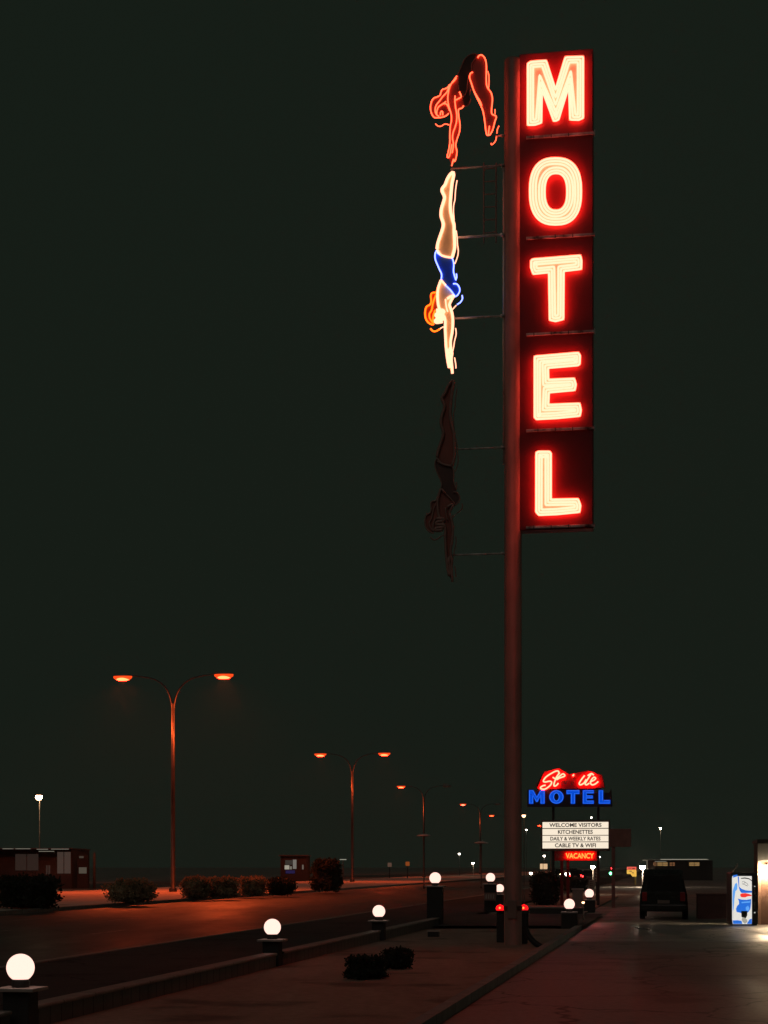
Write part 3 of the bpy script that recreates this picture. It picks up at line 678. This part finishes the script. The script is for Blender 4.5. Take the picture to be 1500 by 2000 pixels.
for m_, c_ in ((M_leaff, (.5, .4, .24, 1)), (M_leafd, (.05, .07, .04, 1))):
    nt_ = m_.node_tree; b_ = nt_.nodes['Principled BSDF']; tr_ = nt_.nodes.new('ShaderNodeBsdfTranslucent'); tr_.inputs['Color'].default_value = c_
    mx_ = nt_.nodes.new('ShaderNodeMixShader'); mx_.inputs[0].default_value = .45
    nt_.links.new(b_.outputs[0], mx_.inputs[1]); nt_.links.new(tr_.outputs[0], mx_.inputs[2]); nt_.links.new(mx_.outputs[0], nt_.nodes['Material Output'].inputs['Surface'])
def shrub_px(xa, xb, yt, yb, label, m, n=1500, leaf=.07, boxy=.5, seed=1, z=0.05, group=None, core=None):
    Y = (H-z)*F/(yb-HY); X = GX((xa+xb)/2, Y); w_ = (xb-xa)/F*Y; h = (yb-yt)/F*Y
    return bush(X, Y+w_*.4, z, w_*.93, w_*.8, h*.95, label, m, core or (M_coreb if m is M_leaff else M_core), n, leaf, 'shrub', boxy, seed, group)
g1 = 'clipped shrubs in the planter'; g2 = 'shrubs along the median'
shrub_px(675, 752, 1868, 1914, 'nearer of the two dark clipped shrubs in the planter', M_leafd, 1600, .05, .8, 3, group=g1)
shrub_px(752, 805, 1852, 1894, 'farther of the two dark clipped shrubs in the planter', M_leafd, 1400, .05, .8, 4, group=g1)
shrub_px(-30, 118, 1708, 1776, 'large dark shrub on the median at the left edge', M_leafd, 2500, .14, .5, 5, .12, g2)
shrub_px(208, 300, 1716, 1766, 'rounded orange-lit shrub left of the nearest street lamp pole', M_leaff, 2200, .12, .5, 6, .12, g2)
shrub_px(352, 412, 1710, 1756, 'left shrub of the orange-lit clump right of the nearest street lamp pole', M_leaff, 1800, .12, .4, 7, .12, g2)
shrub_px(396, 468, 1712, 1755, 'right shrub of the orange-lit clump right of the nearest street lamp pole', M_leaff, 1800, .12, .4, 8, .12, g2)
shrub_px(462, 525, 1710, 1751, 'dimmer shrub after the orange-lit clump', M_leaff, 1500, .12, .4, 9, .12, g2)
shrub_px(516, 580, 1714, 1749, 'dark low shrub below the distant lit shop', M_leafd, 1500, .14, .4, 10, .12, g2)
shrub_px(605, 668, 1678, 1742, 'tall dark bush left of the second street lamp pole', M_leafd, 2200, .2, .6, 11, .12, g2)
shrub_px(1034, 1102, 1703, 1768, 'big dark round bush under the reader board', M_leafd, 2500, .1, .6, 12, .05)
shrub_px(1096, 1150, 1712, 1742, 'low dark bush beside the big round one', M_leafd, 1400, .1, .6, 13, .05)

# ground box spotlight
Yb = 50; t = thing('ground_light_box', 'small dark box with a pale lid in the planter below the tall pillar', 'box', (GX(847, 47.5), 47.5, .05), -A)
link('box', bx(-.15, .15, -.12, .12, 0, .14, bev=.01), M_collar, t); link('lid', bx(-.17, .17, -.14, .14, .14, .17, bev=.006), paint('pale_lid', (.5, .4, .36), .6), t)
t = thing('utility_cabinet', 'pinkish utility cabinet between the right hand globe lamps', 'cabinet', (GX(1128, 78), 78, 0), -A)
link('body', bx(-.22, .22, -.2, .2, 0, .9, bev=.015), paint('cabinet_paint', (.35, .27, .24), .6), t); link('lid', bx(-.26, .26, -.24, .24, .9, .96, bev=.012), paint('cabinet_lid', (.5, .42, .38), .5), t)
# faded notice on the tall pillar beyond
t = thing('notice_board', 'faded pinkish notice plate on the pillar left of the pylon', 'sign', (GX(957, 72.0), 72.0, 0), -A)
zc = H-61*72/F
link('plate', bx(-.24, .24, -.02, .0, zc-.16, zc+.16), paint('faded_notice', (.3, .17, .15), .7), t)
bm = B()
for k in range(4): box(bm, -.18+k*.1, -.13+k*.1, -.024, -.021, zc-.09, zc+.09)
link('notice_marks', bm, paint('notice_ink', (.5, .42, .38), .7), t)

# ------------------------------------------------------------------ white boards by the street
M_wb = paint('pale_board', (.75, .62, .52), .5, var=.1); M_ink = paint('red_ink', (.35, .05, .04), .6)
def board(px0, px1, y0, y1, Y, label):
    X = GX((px0+px1)/2, Y); w_ = (px1-px0)/F*Y; za = H-(y0-HY)/F*Y; zb = H-(y1-HY)/F*Y
    t = thing('sign_board', label, 'sign', (X, Y, 0), -A)
    link('panel', bx(-w_/2, w_/2, -.03, .03, zb, za, bev=.01), M_wb, t)
    bm = B()
    for k in range(4):
        zz = za-(za-zb)*(.14+.22*k); box(bm, -w_*.24, w_*.24, -.038, -.032, zz-(za-zb)*.11, zz-(za-zb)*.06); box(bm, -w_*.24, -w_*.08, -.038, -.032, zz-(za-zb)*.06, zz)
    link('marks', bm, M_ink, t)
    link('post', bx(-.03, .03, .035, .09, 0, zb+.1), M_dark, t)
board(1159, 1171, 1696, 1722, 96, 'taller narrow white board with red marks right of the vacancy box')
board(1150, 1161, 1718, 1736, 90, 'shorter narrow white board just above the far right globe lamp')

# ------------------------------------------------------------------ far traffic light, shop signs
t = thing('traffic_light', 'distant traffic light showing red and green', 'traffic light', (GX(1196, 260), 260, 0), 0)
bm = B(); lathe(bm, [(.15, 0), (.12, .2), (.1, 1.5)], 10); link('pole', bm, M_dark, t, smooth=True)
def zpx(py, Y): return H-(py-HY)/F*Y
z = zpx(1702, 260)
link('housing', bx(-.35, .35, -.0, .3, z-.9, z+.9, bev=.04), M_dark, t)
for (dx, dz, m, r) in ((.1, .45, glow('red_signal', (30, .6, .8)), .26), (-.25, -.3, glow('green_signal', (1.2, 10, 3.5)), .22)):
    bm = B(); lathe(bm, [(r, 0), (r*.8, .08), (0, .14)], 14); bmesh.ops.rotate(bm, verts=bm.verts, cent=(0, 0, 0), matrix=Matrix.Rotation(math.radians(90), 3, 'X'))
    bmesh.ops.translate(bm, verts=bm.verts, vec=(dx, -.002, z+dz)); link('signal_lens', bm, m, t, smooth=True)
# yellow/red lit sign
Y = 180; X = GX(1235, Y)
t = thing('lit_shop_sign', 'small lit yellow and red shop sign on a post beside the bright white light', 'sign', (X, Y, 0), 0)
link('post', bx(.25, .4, 0, .15, 0, zpx(1711, Y)+.01), paint('yellow_post', (.5, .42, .1), .6), t)
bm = B(); prism(bm, [(GX(x, Y)-X, zpx(y, Y)) for x, y in ((1225,1702),(1225,1707),(1232,1707),(1236,1712),(1243,1712),(1243,1699),(1225,1699))], -.02, .25); link('yellow_panel', bm, glow('yellow_panel', (.85, .48, .08)), t)
bm = B(); prism(bm, [(GX(x, Y)-X, zpx(y, Y)) for x, y in ((1225,1693),(1243,1693),(1243,1698.4),(1225,1698.4))], -.02, .25); link('red_panel', bm, glow('red_panel', (.9, .12, .08)), t)
bm = B()
for (xa, xb, ya, yb) in ((1227,1233,1695,1696.2),(1235,1240,1695,1697),(1229,1234,1701,1702.5),(1234,1238,1704,1705.5)): box(bm, GX(xa, Y)-X, GX(xb, Y)-X, -.04, -.022, zpx(yb, Y), zpx(ya, Y))
link('panel_marks', bm, M_ink, t)
# lantern
Y = 120; X = GX(1062, Y)
t = thing('lantern', 'cream lit double lantern on a post above the big dark bush', 'lamp', (X, Y, 0), 0)
bm = B(); lathe(bm, [(.08, 0), (.05, .2), (.04, zpx(1699, Y))], 10); link('post', bm, M_dark, t, smooth=True)
mL = glow('lantern_glass', (.75, .5, .28))
for xa, xb in ((1055, 1060), (1061.5, 1069)):
    o = link('lantern_glass', bx(GX(xa, Y)-X, GX(xb, Y)-X, -.1, .1, zpx(1697.5, Y), zpx(1687, Y), bev=.02), mL, t)
link('lantern_cap', bx(GX(1054, Y)-X, GX(1070, Y)-X, -.13, .13, zpx(1687, Y)+.003, zpx(1685, Y)), M_dark, t)

# ------------------------------------------------------------------ vehicles
M_car = paint('dark_car_paint', (.012, .014, .014), .25, spec=.6); M_glass = paint('dark_glass', (.01, .012, .014), .1); M_tyre = paint('tyre', (.015, .015, .015), .8)
M_tail = glow('tail_light', (14, .3, .3)); M_hl = glow('head_light', (40, 26, 14)); M_reflect = paint('red_reflector', (.35, .02, .02), .25); M_chrome = paint('chrome', (.7, .7, .7), .15, metal=1)
def vehicle(X, Y, rz, L, Wd, Hh, label, lit=None, name='car', tall=False, group=None):
    t = thing(name, label, 'car', (X, Y, 0), rz, group)
    hw = Wd/2; prof = ([(-L/2, .3), (-L/2+.03, .95), (-L/2+.12, Hh-.18), (-L/2+.35, Hh), (L/2-1.7, Hh), (L/2-1.05, 1.05), (L/2-.1, .9), (L/2, .35)] if tall else
                       [(-L/2, .3), (-L/2+.05, .82), (-L/2+.75, .92), (-L/2+1.35, Hh), (L/2-2.0, Hh), (L/2-1.2, .92), (L/2-.15, .75), (L/2, .35)])
    bm = B(); n = len(prof); secs = []
    for sx in (-1, -.86, .86, 1):
        k = 1.0 if abs(sx) < .9 else None
        row = []
        for (yy, zz) in prof:
            tum = .80 if zz > 1.0 else 1.0
            row.append(bm.verts.new((sx*hw*(tum if abs(sx) == 1 else tum), yy*(1 if k else .97), zz if k else zz-(.06 if zz > .5 else -.03))))
        secs.append(row)
    for a, b in zip(secs, secs[1:]):
        for i in range(n):
            j = (i+1) % n; bm.faces.new((a[i], a[j], b[j], b[i]))
    bm.faces.new(secs[0]); bm.faces.new(secs[-1][::-1])
    bmesh.ops.recalc_face_normals(bm, faces=bm.faces)
    link('body', bm, M_car, t)
    for sx in (-1, 1):
        for yy in (-L/2+.85, L/2-.9):
            bm = B(); lathe(bm, [(.2, -.11), (.33, -.1), (.34, 0), (.33, .1), (.2, .11)], 20)
            bmesh.ops.rotate(bm, verts=bm.verts, cent=(0, 0, 0), matrix=Matrix.Rotation(math.radians(90), 3, 'Y'))
            bmesh.ops.translate(bm, verts=bm.verts, vec=(sx*(hw-.08), yy, .34)); link('wheel', bm, M_tyre, t)
    zr = (1.06, Hh-.24) if tall else (.98, Hh-.1)
    y_a = -L/2+(.06 if tall else .85); y_b = -L/2+(.14 if tall else 1.26)
    bm = B(); vs = [bm.verts.new(v) for v in ((-hw*.72, y_a-.01, zr[0]), (hw*.72, y_a-.01, zr[0]), (hw*.66, y_b-.01, zr[1]), (-hw*.66, y_b-.01, zr[1]))]; bm.faces.new(vs)
    g = bmesh.ops.extrude_face_region(bm, geom=list(bm.faces))
    for v in [e for e in g['geom'] if isinstance(e, bmesh.types.BMVert)]: v.co.y -= .02
    link('rear_window', bm, M_glass, t)
    for sx in (-1, 1):
        xx = sx*hw*.8
        link('tail_light', bx(xx-.09, xx+.09, -L/2-.04, -L/2+.05, .68, .68+(.34 if tall else .14), bev=.02), M_tail if lit == 'tail' else M_reflect, t)
        link('head_light', bx(xx-.1, xx+.1, L/2-.14, L/2-.0, .58, .72, bev=.02), M_hl if lit == 'head' else M_glass, t)
    link('bumper', bx(-hw*.96, hw*.96, -L/2-.09, -L/2+.0, .34, .56, bev=.03), M_car, t)
    link('number_plate', bx(-.22, .22, -L/2-.055, -L/2-.02, .6, .72), paint('plate_pale', (.25, .2, .18), .5), t)
    return t
vehicle(GX(1316, 64), 66.2, -A, 4.7, 1.72, 1.85, 'dark unlit van parked nose-in left of the drinks machine', None, 'parked_van', True)
vehicle(GX(1126, 215), 215, -A, 4.4, 1.75, 1.45, 'distant car with lit red tail lights under the vacancy box', 'tail', group='cars driving on the far road')
vehicle(GX(1152, 200), 200, -A, 4.4, 1.75, 1.45, 'distant car with red tail lights beside the white board', 'tail', group='cars driving on the far road')
vehicle(GX(1119, 320), 320, math.pi-A, 4.4, 1.75, 1.45, 'distant oncoming car with warm headlights below the vacancy box', 'head', group='cars driving on the far road')
vehicle(GX(1088, 260), 260, math.pi-A, 4.4, 1.75, 1.45, 'distant oncoming car with headlights half hidden by the dark bush', 'head', group='cars driving on the far road')

# ------------------------------------------------------------------ drinks machine
Ym = 57.6
def MX(px): return GX(px, Ym)
def MZ(py): return max(0.006, H-(py-HY)/F*Ym)
Xm = MX(1454)
t = thing('vending_machine', 'blue and white lit drinks vending machine by the motel wall', 'vending machine', (Xm, Ym, 0), 0)
bm = B(); box(bm, MX(1428)-Xm, MX(1481)-Xm, .0, .8, .05, MZ(1704), bev=.03)
box(bm, MX(1430)-Xm, MX(1479)-Xm, .05, .75, .007, .05)
link('cabinet', bm, paint('machine_black', (.02, .022, .026), .35), t)
# the lit front as one panel with fitted colour areas
def mpoly(pts, y, m, name, parent, s=12.5, ox=1400, oy=1660, dep=.006):
    bm = B(); prism(bm, [(MX(ox+x/s)-Xm, H-(oy+yv/s-HY)/F*Ym) for x, yv in pts], y, y+dep); return link(name, bm, m, parent)
mw = glow('panel_white', (.78, .76, .70)); mb = glow('panel_blue', (.02, .16, .70)); mlb = glow('panel_light_blue', (.12, .38, .9)); mr_ = glow('panel_red', (.95, .04, .03)); mdk = paint('panel_dark', (.02, .03, .03), .4); mgr = glow('panel_grey', (.38, .36, .30))
pan = mpoly([(380,640),(850,640),(855,1700),(850,1810),(390,1810),(375,1700),(372,700)], -.02, mw, 'lit_panel', t, dep=.018)
y = -.028
mpoly([(395,620),(500,600),(500,640),(395,680)], y, mb, 'artwork', pan)
mpoly([(440,830),(480,800),(500,850),(495,960),(450,1010),(425,1200),(410,1420),(388,1500),(380,1200),(385,1000)], y, mlb, 'artwork', pan)
mpoly([(385,1720),(500,1715),(600,1730),(620,1805),(395,1805)], y, mb, 'artwork', pan)
mpoly([(735,1790),(800,1690),(850,1680),(850,1805),(740,1805)], y, mb, 'artwork', pan)
can = mpoly([(505,650),(535,650),(545,900),(600,950),(700,985),(850,1000),(850,1045),(700,1050),(600,1050),(560,1000),(530,900)], y, mb, 'artwork', pan)
mpoly([(570,1075),(620,1060),(700,1055),(780,1075),(845,1100),(845,1125),(760,1130),(680,1160),(600,1155),(570,1130)], y-.003, mr_, 'artwork', pan)
mpoly([(505,1185),(600,1212),(720,1218),(835,1198),(832,1300),(815,1440),(780,1500),(735,1540),(640,1560),(560,1530),(480,1515),(465,1440),(490,1370),(540,1320),(535,1240)], y-.001, mb, 'artwork', pan)
mpoly([(600,1270),(815,1250),(812,1285),(600,1300)], y-.006, mlb, 'artwork', pan)
mpoly([(700,1400),(760,1360),(795,1420),(770,1485),(710,1480)], y-.006, mlb, 'artwork', pan)
mpoly([(590,1490),(740,1490),(738,1600),(700,1670),(600,1640)], y-.009, mdk, 'artwork', pan)
mpoly([(600,1680),(650,1640),(730,1700),(745,1760),(680,1800),(620,1750)], y-.012, mgr, 'artwork', pan)
mpoly([(580,685),(680,672),(780,690),(850,740),(850,765),(780,715),(680,700),(590,705)], y-.006, mdk, 'artwork', pan)
bm = B(); 
def mp(x, yv): return Vector((MX(1400+x/12.5)-Xm, y-.01, H-(1660+yv/12.5-HY)/F*Ym))
tube(bm, [mp(610,790), mp(640,765), mp(690,790), mp(640,820), mp(700,800), mp(740,830), mp(760,870)], .006, 5, smooth=3); tube(bm, [mp(610,825), mp(680,850), mp(745,885)], .007, 5, smooth=3)
link('artwork', bm, mdk, pan)
# control strip
for k, (xx, yy, w_, h_) in enumerate(((925,890,30,26),(925,960,20,40),(925,1010,18,30),(930,1060,30,50),(960,1120,16,30),(925,1280,24,16),(925,1320,24,18),(925,1370,20,14),(925,1420,20,14),(925,1530,34,34))):
    mpoly([(xx-w_/2,yy-h_/2),(xx+w_/2,yy-h_/2),(xx+w_/2,yy+h_/2),(xx-w_/2,yy+h_/2)], -.012, glow('machine_indicator', (.35, .36, .33)) if k in (0, 9) else paint('machine_grey', (.3, .3, .28), .4), 'control_button', t, dep=.01)

# ------------------------------------------------------------------ motel office wall with lamp, shade band
Yw = 58.6; Xw = GX(1482, Yw)
t = thing('motel_building', 'cream stucco motel building corner lit by a wall lamp beside the drinks machine', 'building', (Xw, Yw, 0), -A)
link('wall', bx(0, 9, 0, 4, 0, 2.75), paint('cream_stucco', (.17, .088, .06), .8, bump=.5, scale=2), t)
link('wall_shade_band', bx(-.05, 9.2, -.16, -.004, 2.14, 2.74, bev=.015), paint('wall_shade_dark', (.03, .03, .03), .7), t)  # dark band added for the shade on the wall above the lamp
link('corner_trim', bx(-.03, .07, -.03, 0-.001, 0, 2.13), paint('trim_brown', (.3, .17, .12), .6), t)
link('roof', bx(-.06, 9.3, -.1, 4.1, 2.75, 2.88, bev=.02), paint('roof_dark', (.06, .05, .045), .7), t)
link('door', bx(.42, 1.3, -.02, .0-.001, 0, 2.05), paint('door_brown', (.3, .15, .08), .5), t)
Xl = GX(1496, Yw)-Xw; zl = zpx(1699, Yw)
bm = B(); lathe(bm, [(.06, -.17), (.14, -.13), (.15, .05), (.1, .12), (0, .13)], 18, (Xl, -.22, zl)); lm = link('wall_lamp', bm, glow('wall_lamp_glass', (230, 172, 105)), t, smooth=True)
link('lamp_bracket', bx(Xl-.05, Xl+.05, -.14, -.001, zl+.06, zl+.18, bev=.01), M_dark, t)
# awning frame above the machine: short white trim pieces
t = thing('awning_frame', 'dark awning bracket with pale tips above the drinks machine', 'bracket', (MX(1432), Ym+.3, 0), 0)
bm = B(); tube(bm, [(0, 0, 0), (0, 0, MZ(1705)), (.06, 0, MZ(1700)), (.14, 0, MZ(1694)), (.2, 0, MZ(1688))], .025, 8); link('frame', bm, M_dark, t)
bm = B(); box(bm, .0, .05, -.05, -.03, MZ(1705), MZ(1699)); box(bm, .12, .16, -.05, -.03, MZ(1697), MZ(1690)); box(bm, .17, .21, -.05, -.03, MZ(1693), MZ(1686)); link('pale_tips', bm, M_plate, t)
# low block wall behind
t = thing('block_wall', 'reddish low block wall between the dark van and the drinks machine', 'wall', (GX(1362, 65), 65, 0), 0)
link('wall_body', bx(0, GX(1428, 65)-GX(1362, 65), 0, .2, 0, .9), paint('red_block', (.16, .075, .065), .8, bump=.4), t)
link('wall_cap', bx(-.02, GX(1428, 65)-GX(1362, 65)+.02, -.03, .23, .9, .95, bev=.01), paint('red_block_cap', (.25, .15, .13), .7), t)

# ------------------------------------------------------------------ far buildings
M_win = glow('warm_window', (.27, .16, .06)); M_dwall = paint('dark_wall', (.028, .03, .03), .8)
Y = 230; X = GX(1281, Y)
t = thing('far_motel_wing', 'long low building with a pale roof edge and warm lit windows above the dark van', 'building', (X, Y, 0), 0)
def fx(px, Y=230): return GX(px, Y)-GX(1281, Y)
link('wall', bx(0, fx(1392), 0, 8, 0, zpx(1680, Y)), M_dwall, t)
link('roof', bx(-.2, fx(1382), -.8, 8.3, zpx(1680, Y)+.002, zpx(1678.5, Y), bev=.02), paint('pale_fascia', (.55, .55, .5), .5), t)
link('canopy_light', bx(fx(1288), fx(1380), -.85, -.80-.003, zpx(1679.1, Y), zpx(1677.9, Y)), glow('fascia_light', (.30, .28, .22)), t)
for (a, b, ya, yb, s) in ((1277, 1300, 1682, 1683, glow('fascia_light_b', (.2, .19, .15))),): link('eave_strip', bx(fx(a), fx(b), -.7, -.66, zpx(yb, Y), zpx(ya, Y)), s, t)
for (a, b) in ((1276, 1282), (1284, 1304), (1308, 1318), (1346, 1366)):
    wn = link('window', bx(fx(a), fx(b), -.03, -.002, zpx(1691, Y), zpx(1684.5, Y)), M_win if a in (1284, 1346) else glow('dim_window', (.16, .07, .03)), t)
    bm = B(); mid = (fx(a)+fx(b))/2; box(bm, mid-.03, mid+.03, -.06, -.032, zpx(1691, Y), zpx(1684.5, Y)); box(bm, fx(a), fx(b), -.06, -.032, zpx(1688.3, Y), zpx(1687.2, Y)); link('window_frame', bm, M_dark, wn)
# far left shop
Y = 150; X = GX(-40, Y)
def fl(px): return GX(px, Y)-GX(-40, Y)
t = thing('far_shop', 'dim long shop with a faintly lit roof edge at the far left', 'building', (X, Y, 0), 0)
link('wall', bx(0, fl(140), 0, 9, 0, zpx(1659, Y)), paint('shop_wall', (.045, .05, .05), .8, scale=.3, var=.5), t)
link('roof', bx(-.1, fl(142), -1.4, 9.2, zpx(1659, Y)+.003, zpx(1656.5, Y), bev=.02), paint('shop_roof', (.08, .08, .08), .6), t)
bm = B()
for a, b, yy in ((12, 33, 1658), (37, 66, 1658), (78, 100, 1659), (82, 112, 1663), (106, 140, 1658.7)): box(bm, fl(a), fl(b), -1.45, -1.403, zpx(yy+.7, Y), zpx(yy-.6, Y))
link('strip_light', bm, glow('dim_strip', (.16, .15, .12)), t)
for a, b, ya, yb, c in ((112, 138, 1664, 1706, (.05, .033, .026)), (90, 98, 1690, 1708, (.03, .018, .014)), (30, 75, 1668, 1700, (.022, .014, .011))):
    wn = link('window', bx(fl(a), fl(b), -.04, -.002, zpx(yb, Y), zpx(ya, Y)), glow('shop_window_%d' % a, c), t)
    link('window_frame', bx((fl(a)+fl(b))/2-.03, (fl(a)+fl(b))/2+.03, -.07, -.042, zpx(yb, Y), zpx(ya, Y)), M_dark, wn)
t = thing('far_kiosk', 'tiny pale box with a lit front right of the far left shop', 'kiosk', (GX(161, 150), 150, 0), 0)
link('body', bx(-.45, .45, 0, .9, 0, zpx(1669, 150)), M_dwall, t)
link('lit_panel', bx(-.3, .36, -.03, -.002, zpx(1706, 150), zpx(1694, 150)), glow('kiosk_panel', (.07, .06, .045)), t)
link('lit_strip', bx(-.28, .1, -.03, -.002, zpx(1676, 150), zpx(1672, 150)), glow('kiosk_strip', (.05, .04, .03)), t)
t = thing('far_post', 'thin pale post standing right of the tiny kiosk', 'post', (GX(184, 150), 150, 0), 0)
bm = B(); lathe(bm, [(.12, 0), (.12, zpx(1668, 150)), (.02, zpx(1664, 150))], 12); link('post_body', bm, paint('pale_post', (.1, .1, .09), .6), t, smooth=True)
# lit shop middle
Y = 210; X = GX(548, Y)
def fm(px): return GX(px, Y)-X
t = thing('far_lit_shop', 'distant dark shop with small pale lit windows behind the median shrubs', 'building', (X, Y, 0), 0)
link('wall', bx(0, fm(600), 0, 8, 0, zpx(1672, Y)), M_dwall, t); link('roof', bx(-.2, fm(602), -.3, 8.2, zpx(1672, Y)+.003, zpx(1670, Y)), M_dark, t)
for a, b, ya, yb, c in ((556, 565, 1690, 1698, (.32, .30, .24)), (566, 570, 1692, 1698, (.16, .15, .12)), (572, 579, 1679, 1697, (.16, .15, .13)), (590, 593, 1689, 1698, (.12, .1, .08)), (558, 576, 1700, 1706, (.01, .01, .05)), (557, 571, 1680, 1689, (.03, .03, .025))):
    wn = link('window', bx(fm(a), fm(b), -.04, -.002, zpx(yb, Y), zpx(ya, Y)), glow('mid_window_%d_%d' % (a, ya), c), t)
t = thing('roof_light', 'short white light strip on a post above the tall dark bush', 'lamp', (GX(670, 220), 220, 0), 0)
bm = B(); lathe(bm, [(.1, 0), (.07, .2), (.06, zpx(1679.5, 220))], 10); link('post', bm, M_dark, t, smooth=True)
link('light_strip', bx(-.42, .42, -.1, .1, zpx(1679.5, 220), zpx(1678, 220), bev=.02), glow('strip_white', (.3, .3, .24)), t)
for px, py, l, c in ((761, 1689, 'dim pale and red shop sign left of the far orange one', (.09, .05, .035)), (796, 1687, 'dim orange shop sign on a post in the far distance', (.22, .05, .01))):
    Y = 260; t = thing('far_sign', l, 'sign', (GX(px, Y), Y, 0), 0)
    bm = B(); lathe(bm, [(.12, 0), (.09, .2), (.08, zpx(py+4, Y))], 10); link('post', bm, M_dark, t, smooth=True)
    link('panel', bx(-.3, .3, -.06, .06, zpx(py+4, Y), zpx(py-4, Y), bev=.08), glow('far_sign_%d' % px, c), t)

# ------------------------------------------------------------------ thin air volume added to imitate lamp glow
m = bpy.data.materials.new('glow_haze_air'); m.use_nodes = True; nt = m.node_tree
for n in list(nt.nodes):
    if n.type == 'BSDF_PRINCIPLED': nt.nodes.remove(n)
v = nt.nodes.new('ShaderNodeVolumePrincipled'); v.inputs['Color'].default_value = (.8, .8, .8, 1); v.inputs['Density'].default_value = .00013; v.inputs['Anisotropy'].default_value = .85
nt.links.new(v.outputs[0], nt.nodes['Material Output'].inputs['Volume'])
hz = link('glow_haze', bx(-330, 330, -12, 650, -1.1, 26), m); tag(hz, kind='stuff')
m.cycles.homogeneous_volume = True
